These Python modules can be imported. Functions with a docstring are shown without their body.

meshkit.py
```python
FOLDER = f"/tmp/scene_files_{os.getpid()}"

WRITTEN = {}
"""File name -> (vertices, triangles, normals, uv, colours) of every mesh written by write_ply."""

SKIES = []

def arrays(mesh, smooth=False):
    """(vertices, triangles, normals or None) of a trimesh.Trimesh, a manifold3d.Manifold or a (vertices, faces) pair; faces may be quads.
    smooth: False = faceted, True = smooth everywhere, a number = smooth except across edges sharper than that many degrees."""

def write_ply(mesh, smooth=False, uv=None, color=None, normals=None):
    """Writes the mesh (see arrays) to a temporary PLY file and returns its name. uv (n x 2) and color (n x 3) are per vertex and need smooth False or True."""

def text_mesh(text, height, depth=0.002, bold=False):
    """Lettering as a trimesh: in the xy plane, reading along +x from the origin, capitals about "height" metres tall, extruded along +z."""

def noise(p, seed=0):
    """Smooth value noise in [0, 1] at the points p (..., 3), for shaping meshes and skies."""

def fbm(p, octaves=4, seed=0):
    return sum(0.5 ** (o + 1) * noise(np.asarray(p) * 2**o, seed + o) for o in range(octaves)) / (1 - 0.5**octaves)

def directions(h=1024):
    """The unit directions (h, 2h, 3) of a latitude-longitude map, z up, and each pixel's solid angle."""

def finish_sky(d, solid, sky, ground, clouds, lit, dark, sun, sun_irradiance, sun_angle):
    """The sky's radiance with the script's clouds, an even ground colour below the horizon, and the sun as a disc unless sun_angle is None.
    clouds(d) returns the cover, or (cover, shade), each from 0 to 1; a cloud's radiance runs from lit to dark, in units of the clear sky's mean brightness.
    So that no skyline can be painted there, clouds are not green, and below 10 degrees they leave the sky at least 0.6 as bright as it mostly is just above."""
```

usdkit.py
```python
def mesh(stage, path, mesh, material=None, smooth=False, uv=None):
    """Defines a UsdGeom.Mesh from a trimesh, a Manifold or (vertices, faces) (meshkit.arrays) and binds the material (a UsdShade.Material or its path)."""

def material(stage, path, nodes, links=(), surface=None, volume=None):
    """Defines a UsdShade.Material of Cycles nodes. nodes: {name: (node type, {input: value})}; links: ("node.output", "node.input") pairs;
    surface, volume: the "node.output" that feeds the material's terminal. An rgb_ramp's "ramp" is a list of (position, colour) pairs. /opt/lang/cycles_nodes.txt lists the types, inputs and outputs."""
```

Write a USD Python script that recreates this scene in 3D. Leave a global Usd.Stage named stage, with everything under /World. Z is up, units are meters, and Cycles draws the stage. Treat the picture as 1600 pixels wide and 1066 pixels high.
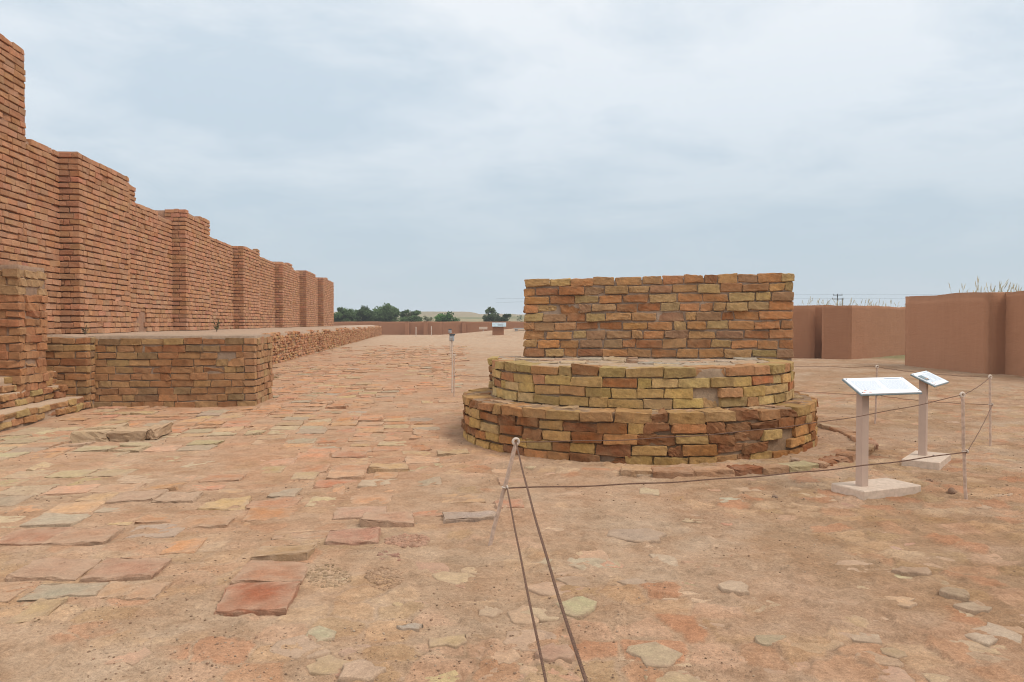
import math, random
import numpy as np
import trimesh
import usdkit, meshkit
from pxr import Usd, UsdGeom, UsdLux, UsdShade, Sdf, Gf, Vt

stage = Usd.Stage.CreateInMemory()
UsdGeom.SetStageUpAxis(stage, UsdGeom.Tokens.z)
UsdGeom.SetStageMetersPerUnit(stage, 1.0)
stage.SetDefaultPrim(UsdGeom.Xform.Define(stage, '/World').GetPrim())
UsdGeom.Scope.Define(stage, '/World/Looks')

# ------------------------------------------------------------------ camera, sky, sun, exposure
EYE = 1.6
cam = UsdGeom.Camera.Define(stage, '/World/camera')
cam.CreateHorizontalApertureAttr(36.0)
cam.CreateVerticalApertureAttr(36.0 * 682 / 1024)
cam.CreateFocalLengthAttr(36.0 * 1225 / 1600)
cam.CreateClippingRangeAttr((0.05, 20000))
cam.AddTranslateOp().Set((0, 0, EYE))
cam.AddRotateXOp().Set(90 - math.degrees(math.atan(28 / 1225)))
cam.CreateExposureAttr(0.12)

SUN = np.array([0.70, -0.42, 1.10]); SUN /= np.linalg.norm(SUN)
SUN_ELEV, SUN_ROT = math.asin(SUN[2]), math.atan2(SUN[0], SUN[1])
sun = UsdLux.DistantLight.Define(stage, '/World/sun')
sun.CreateIntensityAttr(0.46); sun.CreateAngleAttr(26.0); sun.CreateNormalizeAttr(True)
sun.CreateColorAttr((1.0, 0.955, 0.89))
_z = Gf.Vec3d(*map(float, SUN)); _x = Gf.Cross(Gf.Vec3d(0, 0, 1), _z).GetNormalized(); _y = Gf.Cross(_z, _x)
_m = Gf.Matrix4d(1.0); _m.SetRow3(0, _x); _m.SetRow3(1, _y); _m.SetRow3(2, _z)
sun.AddTransformOp().Set(_m)

SKY_AT = (-3.7, 4.4, 0.0)
sky = UsdLux.DomeLight.Define(stage, '/World/sky')
sky.CreateIntensityAttr(1.0)
sky_mat = usdkit.material(stage, '/World/Looks/sky', {
    'sky': ('sky_texture', {'sky_type': 'single_scattering', 'sun_disc': False, 'sun_elevation': SUN_ELEV, 'sun_rotation': SUN_ROT,
                            'air_density': 1.0, 'aerosol_density': 2.0, 'ozone_density': 1.0}),
    'tc': ('texture_coordinate', {}),
    'sep': ('separate_xyz', {}),
    'zc': ('math', {'math_type': 'maximum', 'value2': 0.0}),
    'za': ('math', {'math_type': 'add', 'value2': 0.16}),
    'dx': ('math', {'math_type': 'divide'}), 'dy': ('math', {'math_type': 'divide'}),
    'pl': ('combine_xyz', {'z': 0.0}),
    'mp': ('mapping', {'scale': (1.0, 1.1, 1.0), 'rotation': (0, 0, 0.35), 'location': (3.1, 0.4, 0.0)}),
    'n1': ('noise_texture', {'scale': 1.5, 'detail': 10.0, 'roughness': 0.60, 'distortion': 0.25}),
    'mpb': ('mapping', {'scale': (1.0, 1.0, 1.0), 'location': SKY_AT}),
    'nb': ('noise_texture', {'scale': 0.55, 'detail': 3.0, 'roughness': 0.5}),
    'na': ('math', {'math_type': 'multiply_add', 'value2': 1.1, 'value3': -0.55}), 'ns': ('math', {'math_type': 'add'}),
    'cr': ('rgb_ramp', {'ramp': [(0.0, (0, 0, 0)), (0.37, (0.0, 0.0, 0.0)), (0.63, (1, 1, 1)), (1.0, (1, 1, 1))]}),
    # the overcast veil: brighter overhead than at the horizon, as an overcast sky is
    'veil': ('rgb_ramp', {'ramp': [(0.0, (5.15, 6.0, 6.65)), (0.10, (5.15, 6.1, 6.85)), (0.25, (5.75, 6.75, 7.6)), (0.42, (6.7, 7.6, 8.35)), (1.0, (12.0, 12.3, 12.5))]}),
    'cloud': ('rgb_ramp', {'ramp': [(0.0, (5.2, 6.0, 6.65)), (0.10, (5.6, 6.45, 7.1)), (0.25, (7.5, 8.15, 8.7)), (0.42, (9.0, 9.3, 9.6)), (1.0, (13.5, 13.6, 13.7))]}),
    'mc': ('mix', {}), 'ms': ('mix', {'fac': 0.90}),
    'bg': ('background_shader', {'strength': 0.10}),
}, [('tc.generated', 'sep.vector'), ('sep.z', 'zc.value1'), ('zc.value', 'za.value1'), ('sep.x', 'dx.value1'), ('za.value', 'dx.value2'),
    ('sep.y', 'dy.value1'), ('za.value', 'dy.value2'), ('dx.value', 'pl.x'), ('dy.value', 'pl.y'), ('pl.vector', 'mp.vector'), ('mp.vector', 'n1.vector'),
    ('pl.vector', 'mpb.vector'), ('mpb.vector', 'nb.vector'), ('nb.fac', 'na.value1'), ('na.value', 'ns.value1'), ('n1.fac', 'ns.value2'), ('ns.value', 'cr.fac'), ('zc.value', 'veil.fac'), ('zc.value', 'cloud.fac'), ('cr.color', 'mc.fac'), ('veil.color', 'mc.color1'), ('cloud.color', 'mc.color2'),
    ('sky.color', 'ms.color1'), ('mc.color', 'ms.color2'), ('ms.color', 'bg.color')], surface='bg.background')
UsdShade.MaterialBindingAPI.Apply(sky.GetPrim()).Bind(sky_mat)
sky.GetPrim().SetCustomDataByKey('kind', 'structure')

# ------------------------------------------------------------------ helpers
rng = np.random.default_rng(7)
_used = {}
def numbered(parent, name):
    k = (parent, name); n = _used.get(k, 0); _used[k] = n + 1
    return name if n == 0 else f'{name}_{n:03d}'
def P(o):
    return str(o.GetPath()) if o is not None else '/World'
def tag(o, label=None, cat=None, group=None, kind=None):
    for k, v in (('label', label), ('category', cat), ('group', group), ('kind', kind)):
        if v: o.SetCustomDataByKey(k, v)
    return o
def empty(name, parent=None, label=None, cat=None, group=None, kind=None):
    return tag(UsdGeom.Xform.Define(stage, f'{P(parent)}/{numbered(P(parent), name)}').GetPrim(), label, cat, group, kind)
def vnormals(V, F):
    fn = np.cross(V[F[:, 1]] - V[F[:, 0]], V[F[:, 2]] - V[F[:, 0]])
    N = np.zeros_like(V)
    for k in range(3): np.add.at(N, F[:, k], fn)
    return N / np.maximum(np.linalg.norm(N, axis=1, keepdims=True), 1e-12)
def emit(name, V, F, mat, parent=None, N=None, tint=None, **kw):
    m = UsdGeom.Mesh.Define(stage, f'{P(parent)}/{numbered(P(parent), name)}')
    m.CreatePointsAttr(Vt.Vec3fArray.FromNumpy(np.ascontiguousarray(V, np.float32)))
    m.CreateFaceVertexCountsAttr(Vt.IntArray.FromNumpy(np.full(len(F), F.shape[1], np.int32)))
    m.CreateFaceVertexIndicesAttr(Vt.IntArray.FromNumpy(np.ascontiguousarray(F, np.int32).ravel()))
    m.CreateSubdivisionSchemeAttr('none')
    if N is not None:
        m.CreateNormalsAttr(Vt.Vec3fArray.FromNumpy(np.ascontiguousarray(N, np.float32))); m.SetNormalsInterpolation('vertex')
    if tint is not None:
        t = np.ascontiguousarray(np.broadcast_to(tint, (len(V), 3)), np.float32)
        UsdGeom.PrimvarsAPI(m).CreatePrimvar('tint', Sdf.ValueTypeNames.Color3fArray, 'vertex').Set(Vt.Vec3fArray.FromNumpy(t))
    UsdShade.MaterialBindingAPI.Apply(m.GetPrim()).Bind(mat)
    return tag(m.GetPrim(), **kw)
def emit_tm(name, tm, mat, parent=None, smooth=False, tint=None, **kw):
    v, f, n = meshkit.arrays(tm, smooth)
    return emit(name, v, f, mat, parent, n, tint, **kw)
cat_ = trimesh.util.concatenate

# ------------------------------------------------------------------ materials
def L(*c): return tuple(c)
def brick_material(name, dust, dust_amt, bump, var=(0.72, 1.22), stain=(0.30, 0.2, 0.14), stain_amt=0.35, fine=1.0, grit=(0.80, 1.16)):
    return usdkit.material(stage, '/World/Looks/' + name, {
        'a': ('attribute', {'attribute': 'tint'}), 'g': ('geometry', {}),
        'n1': ('noise_texture', {'scale': 14.0, 'detail': 8.0, 'roughness': 0.72}),
        'n2': ('noise_texture', {'scale': 62.0 * fine, 'detail': 5.0, 'roughness': 0.65}),
        'n3': ('noise_texture', {'scale': 3.1, 'detail': 7.0, 'roughness': 0.66}),
        'n4': ('noise_texture', {'scale': 5.3, 'detail': 8.0, 'roughness': 0.7, 'distortion': 0.6}),
        'v': ('map_range', {'from_min': 0.25, 'from_max': 0.75, 'to_min': var[0], 'to_max': var[1], 'clamp': True}),
        'vf': ('map_range', {'from_min': 0.25, 'from_max': 0.75, 'to_min': 0.8, 'to_max': 1.18, 'clamp': True}),
        'm1': ('vector_math', {'math_type': 'scale'}), 'm2': ('vector_math', {'math_type': 'scale'}), 'm3': ('vector_math', {'math_type': 'scale'}),
        'n6': ('noise_texture', {'scale': 150.0, 'detail': 4.0, 'roughness': 0.75}), 'v6': ('map_range', {'from_min': 0.3, 'from_max': 0.7, 'to_min': grit[0], 'to_max': grit[1], 'clamp': True}),
        'df': ('map_range', {'from_min': 0.42, 'from_max': 0.68, 'to_min': 0.0, 'to_max': dust_amt, 'clamp': True}),
        'sf': ('map_range', {'from_min': 0.52, 'from_max': 0.72, 'to_min': 0.0, 'to_max': stain_amt, 'clamp': True}),
        'mx': ('mix', {'color2': dust}), 'mx2': ('mix', {'mix_type': 'mix', 'color2': stain}),
        'h': ('math', {'math_type': 'multiply_add', 'value2': 0.45}),
        'b': ('bump', {'strength': bump, 'distance': 0.012}),
        'p': ('principled_bsdf', {'roughness': 0.95, 'specular_ior_level': 0.12, 'diffuse_roughness': 0.6}),
    }, [('g.position', 'n1.vector'), ('g.position', 'n2.vector'), ('g.position', 'n3.vector'), ('g.position', 'n4.vector'),
        ('n1.fac', 'v.value'), ('n2.fac', 'vf.value'), ('a.color', 'm1.vector1'), ('v.result', 'm1.scale'), ('m1.vector', 'm2.vector1'), ('vf.result', 'm2.scale'),
        ('g.position', 'n6.vector'), ('n6.fac', 'v6.value'), ('v6.result', 'm3.scale'), ('m2.vector', 'm3.vector1'), ('n3.fac', 'df.value'), ('df.result', 'mx.fac'), ('m3.vector', 'mx.color1'), ('n4.fac', 'sf.value'), ('sf.result', 'mx2.fac'), ('mx.color', 'mx2.color1'),
        ('n2.fac', 'h.value1'), ('n1.fac', 'h.value3'), ('h.value', 'b.height'), ('b.normal', 'p.normal'), ('mx2.color', 'p.base_color')], surface='p.BSDF')
M_wall = brick_material('wall_brick', (0.47, 0.30, 0.20), 0.45, 0.7, var=(0.80, 1.18), stain=(0.27, 0.14, 0.085), stain_amt=0.4)
M_altar = brick_material('altar_brick', (0.44, 0.285, 0.155), 0.30, 0.9, var=(0.66, 1.24), stain=(0.15, 0.078, 0.038), stain_amt=0.50)
M_pave = brick_material('paving_brick', (0.43, 0.295, 0.198), 0.55, 0.9, stain=(0.25, 0.145, 0.085), stain_amt=0.35, grit=(0.70, 1.22))
M_mortar = brick_material('mortar', (0.33, 0.235, 0.17), 0.5, 0.9, stain=(0.18, 0.12, 0.08), stain_amt=0.4)
M_soil = brick_material('soil', (0.49, 0.345, 0.235), 0.45, 0.65, var=(0.86, 1.12), stain=(0.33, 0.21, 0.13), stain_amt=0.30, fine=1.5)

def plaster_material():
    return usdkit.material(stage, '/World/Looks/mud_plaster', {
        'g': ('geometry', {}),
        'n1': ('noise_texture', {'scale': 0.55, 'detail': 6.0, 'roughness': 0.6}),
        'mp': ('mapping', {'scale': (7.0, 7.0, 0.8)}), 'n2': ('noise_texture', {'scale': 1.0, 'detail': 5.0, 'roughness': 0.6}),
        'n3': ('noise_texture', {'scale': 26.0, 'detail': 5.0, 'roughness': 0.7}),
        'mp4': ('mapping', {'scale': (1.0, 1.0, 5.0)}), 'n4': ('noise_texture', {'scale': 2.2, 'detail': 4.0}),
        'c': ('rgb_ramp', {'ramp': [(0.0, (0.275, 0.127, 0.068)), (0.36, (0.345, 0.166, 0.090)), (0.62, (0.375, 0.186, 0.104)), (1.0, (0.45, 0.24, 0.145))]}),
        'a1': ('math', {'math_type': 'multiply_add', 'value2': 0.55}), 'a2': ('math', {'math_type': 'multiply_add', 'value2': 0.45}), 'a3': ('math', {'math_type': 'multiply_add', 'value2': 0.35, 'value3': -0.17}),
        'h': ('math', {'math_type': 'add'}),
        'b': ('bump', {'strength': 0.6, 'distance': 0.02}),
        'p': ('principled_bsdf', {'roughness': 0.95, 'specular_ior_level': 0.1, 'diffuse_roughness': 0.6}),
    }, [('g.position', 'n1.vector'), ('g.position', 'mp.vector'), ('mp.vector', 'n2.vector'), ('g.position', 'n3.vector'), ('g.position', 'mp4.vector'), ('mp4.vector', 'n4.vector'),
        ('n1.fac', 'a1.value1'), ('n2.fac', 'a2.value1'), ('n3.fac', 'a3.value1'), ('a3.value', 'a2.value3'), ('a2.value', 'a1.value3'), ('a1.value', 'c.fac'),
        ('n3.fac', 'h.value1'), ('n4.fac', 'h.value2'), ('h.value', 'b.height'), ('b.normal', 'p.normal'), ('c.color', 'p.base_color')], surface='p.BSDF')
M_plaster = plaster_material()

def ground_material():
    return usdkit.material(stage, '/World/Looks/sandy_ground', {
        'a': ('attribute', {'attribute': 'tint'}), 'g': ('geometry', {}),
        'n1': ('noise_texture', {'scale': 2.3, 'detail': 9.0, 'roughness': 0.68, 'distortion': 0.3}),
        'n2': ('noise_texture', {'scale': 38.0, 'detail': 8.0, 'roughness': 0.80}),
        'n3': ('noise_texture', {'scale': 8.5, 'detail': 6.0, 'roughness': 0.65}),
        'n5': ('noise_texture', {'scale': 0.9, 'detail': 8.0, 'roughness': 0.7}),
        'vo': ('voronoi_texture', {'scale': 34.0, 'randomness': 1.0}),
        'vr': ('rgb_ramp', {'ramp': [(0.0, (0.62, 0.56, 0.52)), (0.12, (0.72, 0.67, 0.64)), (0.2, (1, 1, 1)), (1.0, (1, 1, 1))]}),
        'vg': ('map_range', {'from_min': 0.50, 'from_max': 0.66, 'to_min': 0.0, 'to_max': 0.85, 'clamp': True}),
        'r1': ('rgb_ramp', {'ramp': [(0.0, (0.62, 0.53, 0.46)), (0.36, (0.86, 0.81, 0.77)), (0.52, (1.0, 1.0, 1.0)), (0.68, (1.10, 1.13, 1.17)), (1.0, (1.2, 1.27, 1.36))]}),
        'f2': ('map_range', {'from_min': 0.30, 'from_max': 0.70, 'to_min': 0.66, 'to_max': 1.26, 'clamp': True}),
        'f3': ('map_range', {'from_min': 0.28, 'from_max': 0.72, 'to_min': 0.84, 'to_max': 1.13, 'clamp': True}),
        'r5': ('rgb_ramp', {'ramp': [(0.0, (1.0, 0.84, 0.74)), (0.40, (1.0, 0.94, 0.90)), (0.55, (1, 1, 1)), (0.7, (0.98, 1.01, 1.03)), (1.0, (0.94, 1.0, 1.04))]}),
        'm1': ('mix', {'mix_type': 'multiply', 'fac': 1.0}), 'm5': ('mix', {'mix_type': 'multiply', 'fac': 1.0}), 'm4': ('mix', {'mix_type': 'multiply'}),
        'n6': ('noise_texture', {'scale': 130.0, 'detail': 4.0, 'roughness': 0.8}), 'f6': ('map_range', {'from_min': 0.3, 'from_max': 0.7, 'to_min': 0.70, 'to_max': 1.24, 'clamp': True}), 's6': ('vector_math', {'math_type': 'scale'}),
        's2': ('vector_math', {'math_type': 'scale'}), 's3': ('vector_math', {'math_type': 'scale'}),
        'h1': ('math', {'math_type': 'multiply_add', 'value2': 0.35}), 'h2': ('math', {'math_type': 'multiply_add', 'value2': 0.8}),
        'b': ('bump', {'strength': 0.9, 'distance': 0.020}),
        'p': ('principled_bsdf', {'roughness': 0.97, 'specular_ior_level': 0.08, 'diffuse_roughness': 0.8}),
    }, [('g.position', n + '.vector') for n in ('n1', 'n2', 'n3', 'n5', 'vo')] + [
        ('n1.fac', 'r1.fac'), ('a.color', 'm1.color1'), ('r1.color', 'm1.color2'), ('n5.fac', 'r5.fac'), ('m1.color', 'm5.color1'), ('r5.color', 'm5.color2'),
        ('vo.distance', 'vr.fac'), ('n3.fac', 'vg.value'), ('vg.result', 'm4.fac'), ('m5.color', 'm4.color1'), ('vr.color', 'm4.color2'),
        ('n2.fac', 'f2.value'), ('m4.color', 's2.vector1'), ('f2.result', 's2.scale'), ('n3.fac', 'f3.value'), ('s2.vector', 's3.vector1'), ('f3.result', 's3.scale'),
        ('n2.fac', 'h1.value1'), ('n3.fac', 'h2.value1'), ('n1.fac', 'h2.value3'), ('h2.value', 'h1.value3'), ('h1.value', 'b.height'), ('b.normal', 'p.normal'), ('g.position', 'n6.vector'), ('n6.fac', 'f6.value'), ('s3.vector', 's6.vector1'), ('f6.result', 's6.scale'), ('s6.vector', 'p.base_color')], surface='p.BSDF')
M_ground = ground_material()

def plain(name, col, rough=0.7, spec=0.3, metal=0.0, scale=14.0, var=0.15, bump=0.0):
    lo, hi = tuple(c * (1 - var) for c in col), tuple(min(1, c * (1 + var)) for c in col)
    n = {'g': ('geometry', {}), 'n': ('noise_texture', {'scale': scale, 'detail': 6.0, 'roughness': 0.65}),
         'r': ('rgb_ramp', {'ramp': [(0.0, lo), (0.3, lo), (0.7, hi), (1.0, hi)]}),
         'p': ('principled_bsdf', {'roughness': rough, 'specular_ior_level': spec, 'metallic': metal})}
    l = [('g.position', 'n.vector'), ('n.fac', 'r.fac'), ('r.color', 'p.base_color')]
    if bump:
        n['b'] = ('bump', {'strength': bump, 'distance': 0.01}); l += [('n.fac', 'b.height'), ('b.normal', 'p.normal')]
    return usdkit.material(stage, '/World/Looks/' + name, n, l, surface='p.BSDF')
M_post = plain('barrier_post_paint', (0.46, 0.325, 0.245), 0.75, 0.25, scale=30, var=0.25, bump=0.3)
M_knot = plain('pale_knot', (0.53, 0.43, 0.35), 0.8, 0.2, scale=60, var=0.25)
M_rope = plain('brown_rope', (0.15, 0.085, 0.058), 0.85, 0.15, scale=160, var=0.5, bump=0.5)
M_signpost = plain('sign_post_paint', (0.44, 0.315, 0.245), 0.55, 0.4, scale=6, var=0.05)
M_signbase = plain('sign_base_stone', (0.52, 0.395, 0.30), 0.85, 0.2, scale=20, var=0.16, bump=0.3)
M_panel = plain('panel_white', (0.74, 0.76, 0.78), 0.30, 0.5, scale=8, var=0.04)
M_frame = plain('panel_frame', (0.16, 0.20, 0.21), 0.5, 0.4, scale=30, var=0.15)
M_print = plain('panel_print', (0.42, 0.46, 0.52), 0.5, 0.3, scale=30, var=0.1)
M_printred = plain('panel_print_red', (0.62, 0.30, 0.24), 0.5, 0.3, scale=30, var=0.1)
M_screw = plain('screw_steel', (0.25, 0.25, 0.25), 0.4, 0.5, 0.6)
M_lamp = plain('lamp_grey', (0.33, 0.36, 0.38), 0.5, 0.4, scale=20, var=0.15)
M_dark = plain('dark_grey', (0.05, 0.05, 0.055), 0.6, 0.3)
M_blue = plain('blue_panel', (0.36, 0.43, 0.46), 0.4, 0.4, scale=6, var=0.25)
M_grey = plain('grey_concrete', (0.36, 0.33, 0.30), 0.85, 0.2, var=0.2)
M_wood = plain('trunk_bark', (0.12, 0.085, 0.06), 0.9, 0.1, scale=8, var=0.3)
M_poleM = plain('utility_pole_grey', (0.10, 0.11, 0.12), 0.8, 0.2)
M_insul = plain('insulator', (0.2, 0.2, 0.2), 0.4, 0.4)

def leaf_material(name, col, trans=0.3):
    return usdkit.material(stage, '/World/Looks/' + name, {
        'a': ('attribute', {'attribute': 'tint'}),
        'd': ('principled_bsdf', {'roughness': 0.7, 'specular_ior_level': 0.2}), 't': ('translucent_bsdf', {}), 'm': ('mix_closure', {'fac': trans})},
        [('a.color', 'd.base_color'), ('a.color', 't.color'), ('d.BSDF', 'm.closure1'), ('t.BSDF', 'm.closure2')], surface='m.closure')
M_leaf = leaf_material('leaf', None)

# ------------------------------------------------------------------ terrain height
def fbm(x, y, s, o=4, seed=0):
    return meshkit.fbm(np.stack([np.asarray(x) * s, np.asarray(y) * s, np.zeros_like(x)], -1), o, seed)
def smooth(a, b, t):
    u = np.clip((t - a) / (b - a), 0, 1); return u * u * (3 - 2 * u)
C1 = np.array([1.75, 11.2]); R1 = 2.44
C2 = np.array([1.814, 11.25]); R2 = 2.09
KR = 3.14
def base_h(x, y):
    """Slow shape of the ground, without the loose sand's own relief."""
    x, y = np.asarray(x, float), np.asarray(y, float)
    r = np.hypot(x, y)
    near = 1 - smooth(60, 90, r)
    h = (fbm(x, y, 0.33, 3, 5) - 0.5) * 0.07 * near
    d = np.hypot(x - C1[0], y - C1[1])
    h += 0.022 * (1 - smooth(KR - 0.12, KR + 0.02, d)) - 0.02 * (1 - smooth(R1 + 0.1, R1 + 0.5, d))
    h += 0.85 * np.exp(-(((x - 3) / 9) ** 2 + ((y - 88) / 10) ** 2)) + 0.35 * np.exp(-(((x - 12) / 18) ** 2 + ((y - 84) / 12) ** 2))
    h += 0.12 * np.exp(-(((x + 3) / 7) ** 2 + ((y - 45) / 8) ** 2))
    far = smooth(170, 620, r)
    h += far * (7.6 + 3.0 * (fbm(x, y, 0.012, 4, 9) - 0.5) + 2.4 * smooth(0.55, 0.75, fbm(x, y, 0.02, 3, 3)))
    h -= smooth(900, 3000, r) * 7
    return h
def paved_mask(x, y):
    """1 where the brick pavement lies, 0 in the sandy yard on the right."""
    right = -0.35 - 0.05 * y + 1.0 * (fbm(x, y, 0.6, 3, 21) - 0.5)
    return (1 - smooth(right - 0.5, right + 0.5, x)) * smooth(3.6, 6.2, y + 1.6 * (fbm(x, y, 0.8, 3, 8) - 0.5)) * (1 - smooth(40, 62, y))
def ghosts(x, y):
    """Flat broken bricks level with the dust: (how much one shows, a number that is its own)."""
    x, y = np.asarray(x, float), np.asarray(y, float)
    wx, wy = x + 0.10 * (fbm(x, y, 5, 3, 81) - 0.5), y + 0.10 * (fbm(x, y, 5, 3, 82) - 0.5)
    S = 0.26; ci, cj = np.floor(wx / S), np.floor(wy / S)
    d1, d2, idn = np.full(x.shape, 9.0), np.full(x.shape, 9.0), np.zeros(x.shape)
    for a in (-1, 0, 1):
        for b in (-1, 0, 1):
            i, j = ci + a, cj + b
            h1, h2 = (np.sin(i * 127.1 + j * 311.7) * 43758.5453) % 1, (np.sin(i * 269.5 + j * 183.3) * 43758.5453) % 1
            d = np.hypot(wx - (i + 0.15 + 0.7 * h1) * S, wy - (j + 0.15 + 0.7 * h2) * S)
            nearer = d < d1
            d2 = np.where(nearer, d1, np.minimum(d2, d)); idn = np.where(nearer, (h1 * 7.3 + h2 * 3.1) % 1, idn); d1 = np.where(nearer, d, d1)
    edge = d2 - d1
    shown = smooth(0.44, 0.52, fbm(x, y, 1.15, 4, 83) + 0.10 * (idn - 0.5)) * smooth(0.012, 0.04, edge + 0.05 * (fbm(x, y, 18, 3, 84) - 0.5)) * (idn > 0.22)
    return shown, idn
def ground_h(x, y):
    r = np.hypot(x, y)
    near = 1 - smooth(25, 60, r)
    h = base_h(x, y)
    pm = paved_mask(x, y)
    sand = (fbm(x, y, 1.3, 4, 31) - 0.5) * 0.036 + (fbm(x, y, 6.5, 4, 33) - 0.5) * 0.018 + (fbm(x, y, 27, 3, 35) - 0.5) * 0.013
    # shallow scuffed ridges in the open yard
    rid = 1 - np.abs(2 * fbm(x, y, 2.6, 4, 37) - 1)
    sand += (1 - pm) * 0.018 * smooth(0.86, 0.99, rid)
    sand += 0.006 * ghosts(x, y)[0] * (1 - pm) * (1 - smooth(14, 24, r))
    return h + sand * (0.25 + 0.75 * near) - 0.010 * pm
def gh(x, y): return float(ground_h(np.array([float(x)]), np.array([float(y)]))[0])
def bh(x, y): return float(base_h(np.array([float(x)]), np.array([float(y)]))[0])
F_ = 1225.0; HZ = 505.0
def on_ground(u, v):
    y = F_ * EYE / (v - HZ); return np.array([(u - 800) / F_ * y, y])
def at(u, y): return (u - 800) / F_ * y
def proj(p):
    p = np.asarray(p, float); return 800 + F_ * p[..., 0] / p[..., 1], HZ - F_ * (p[..., 2] - EYE) / p[..., 1]

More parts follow.
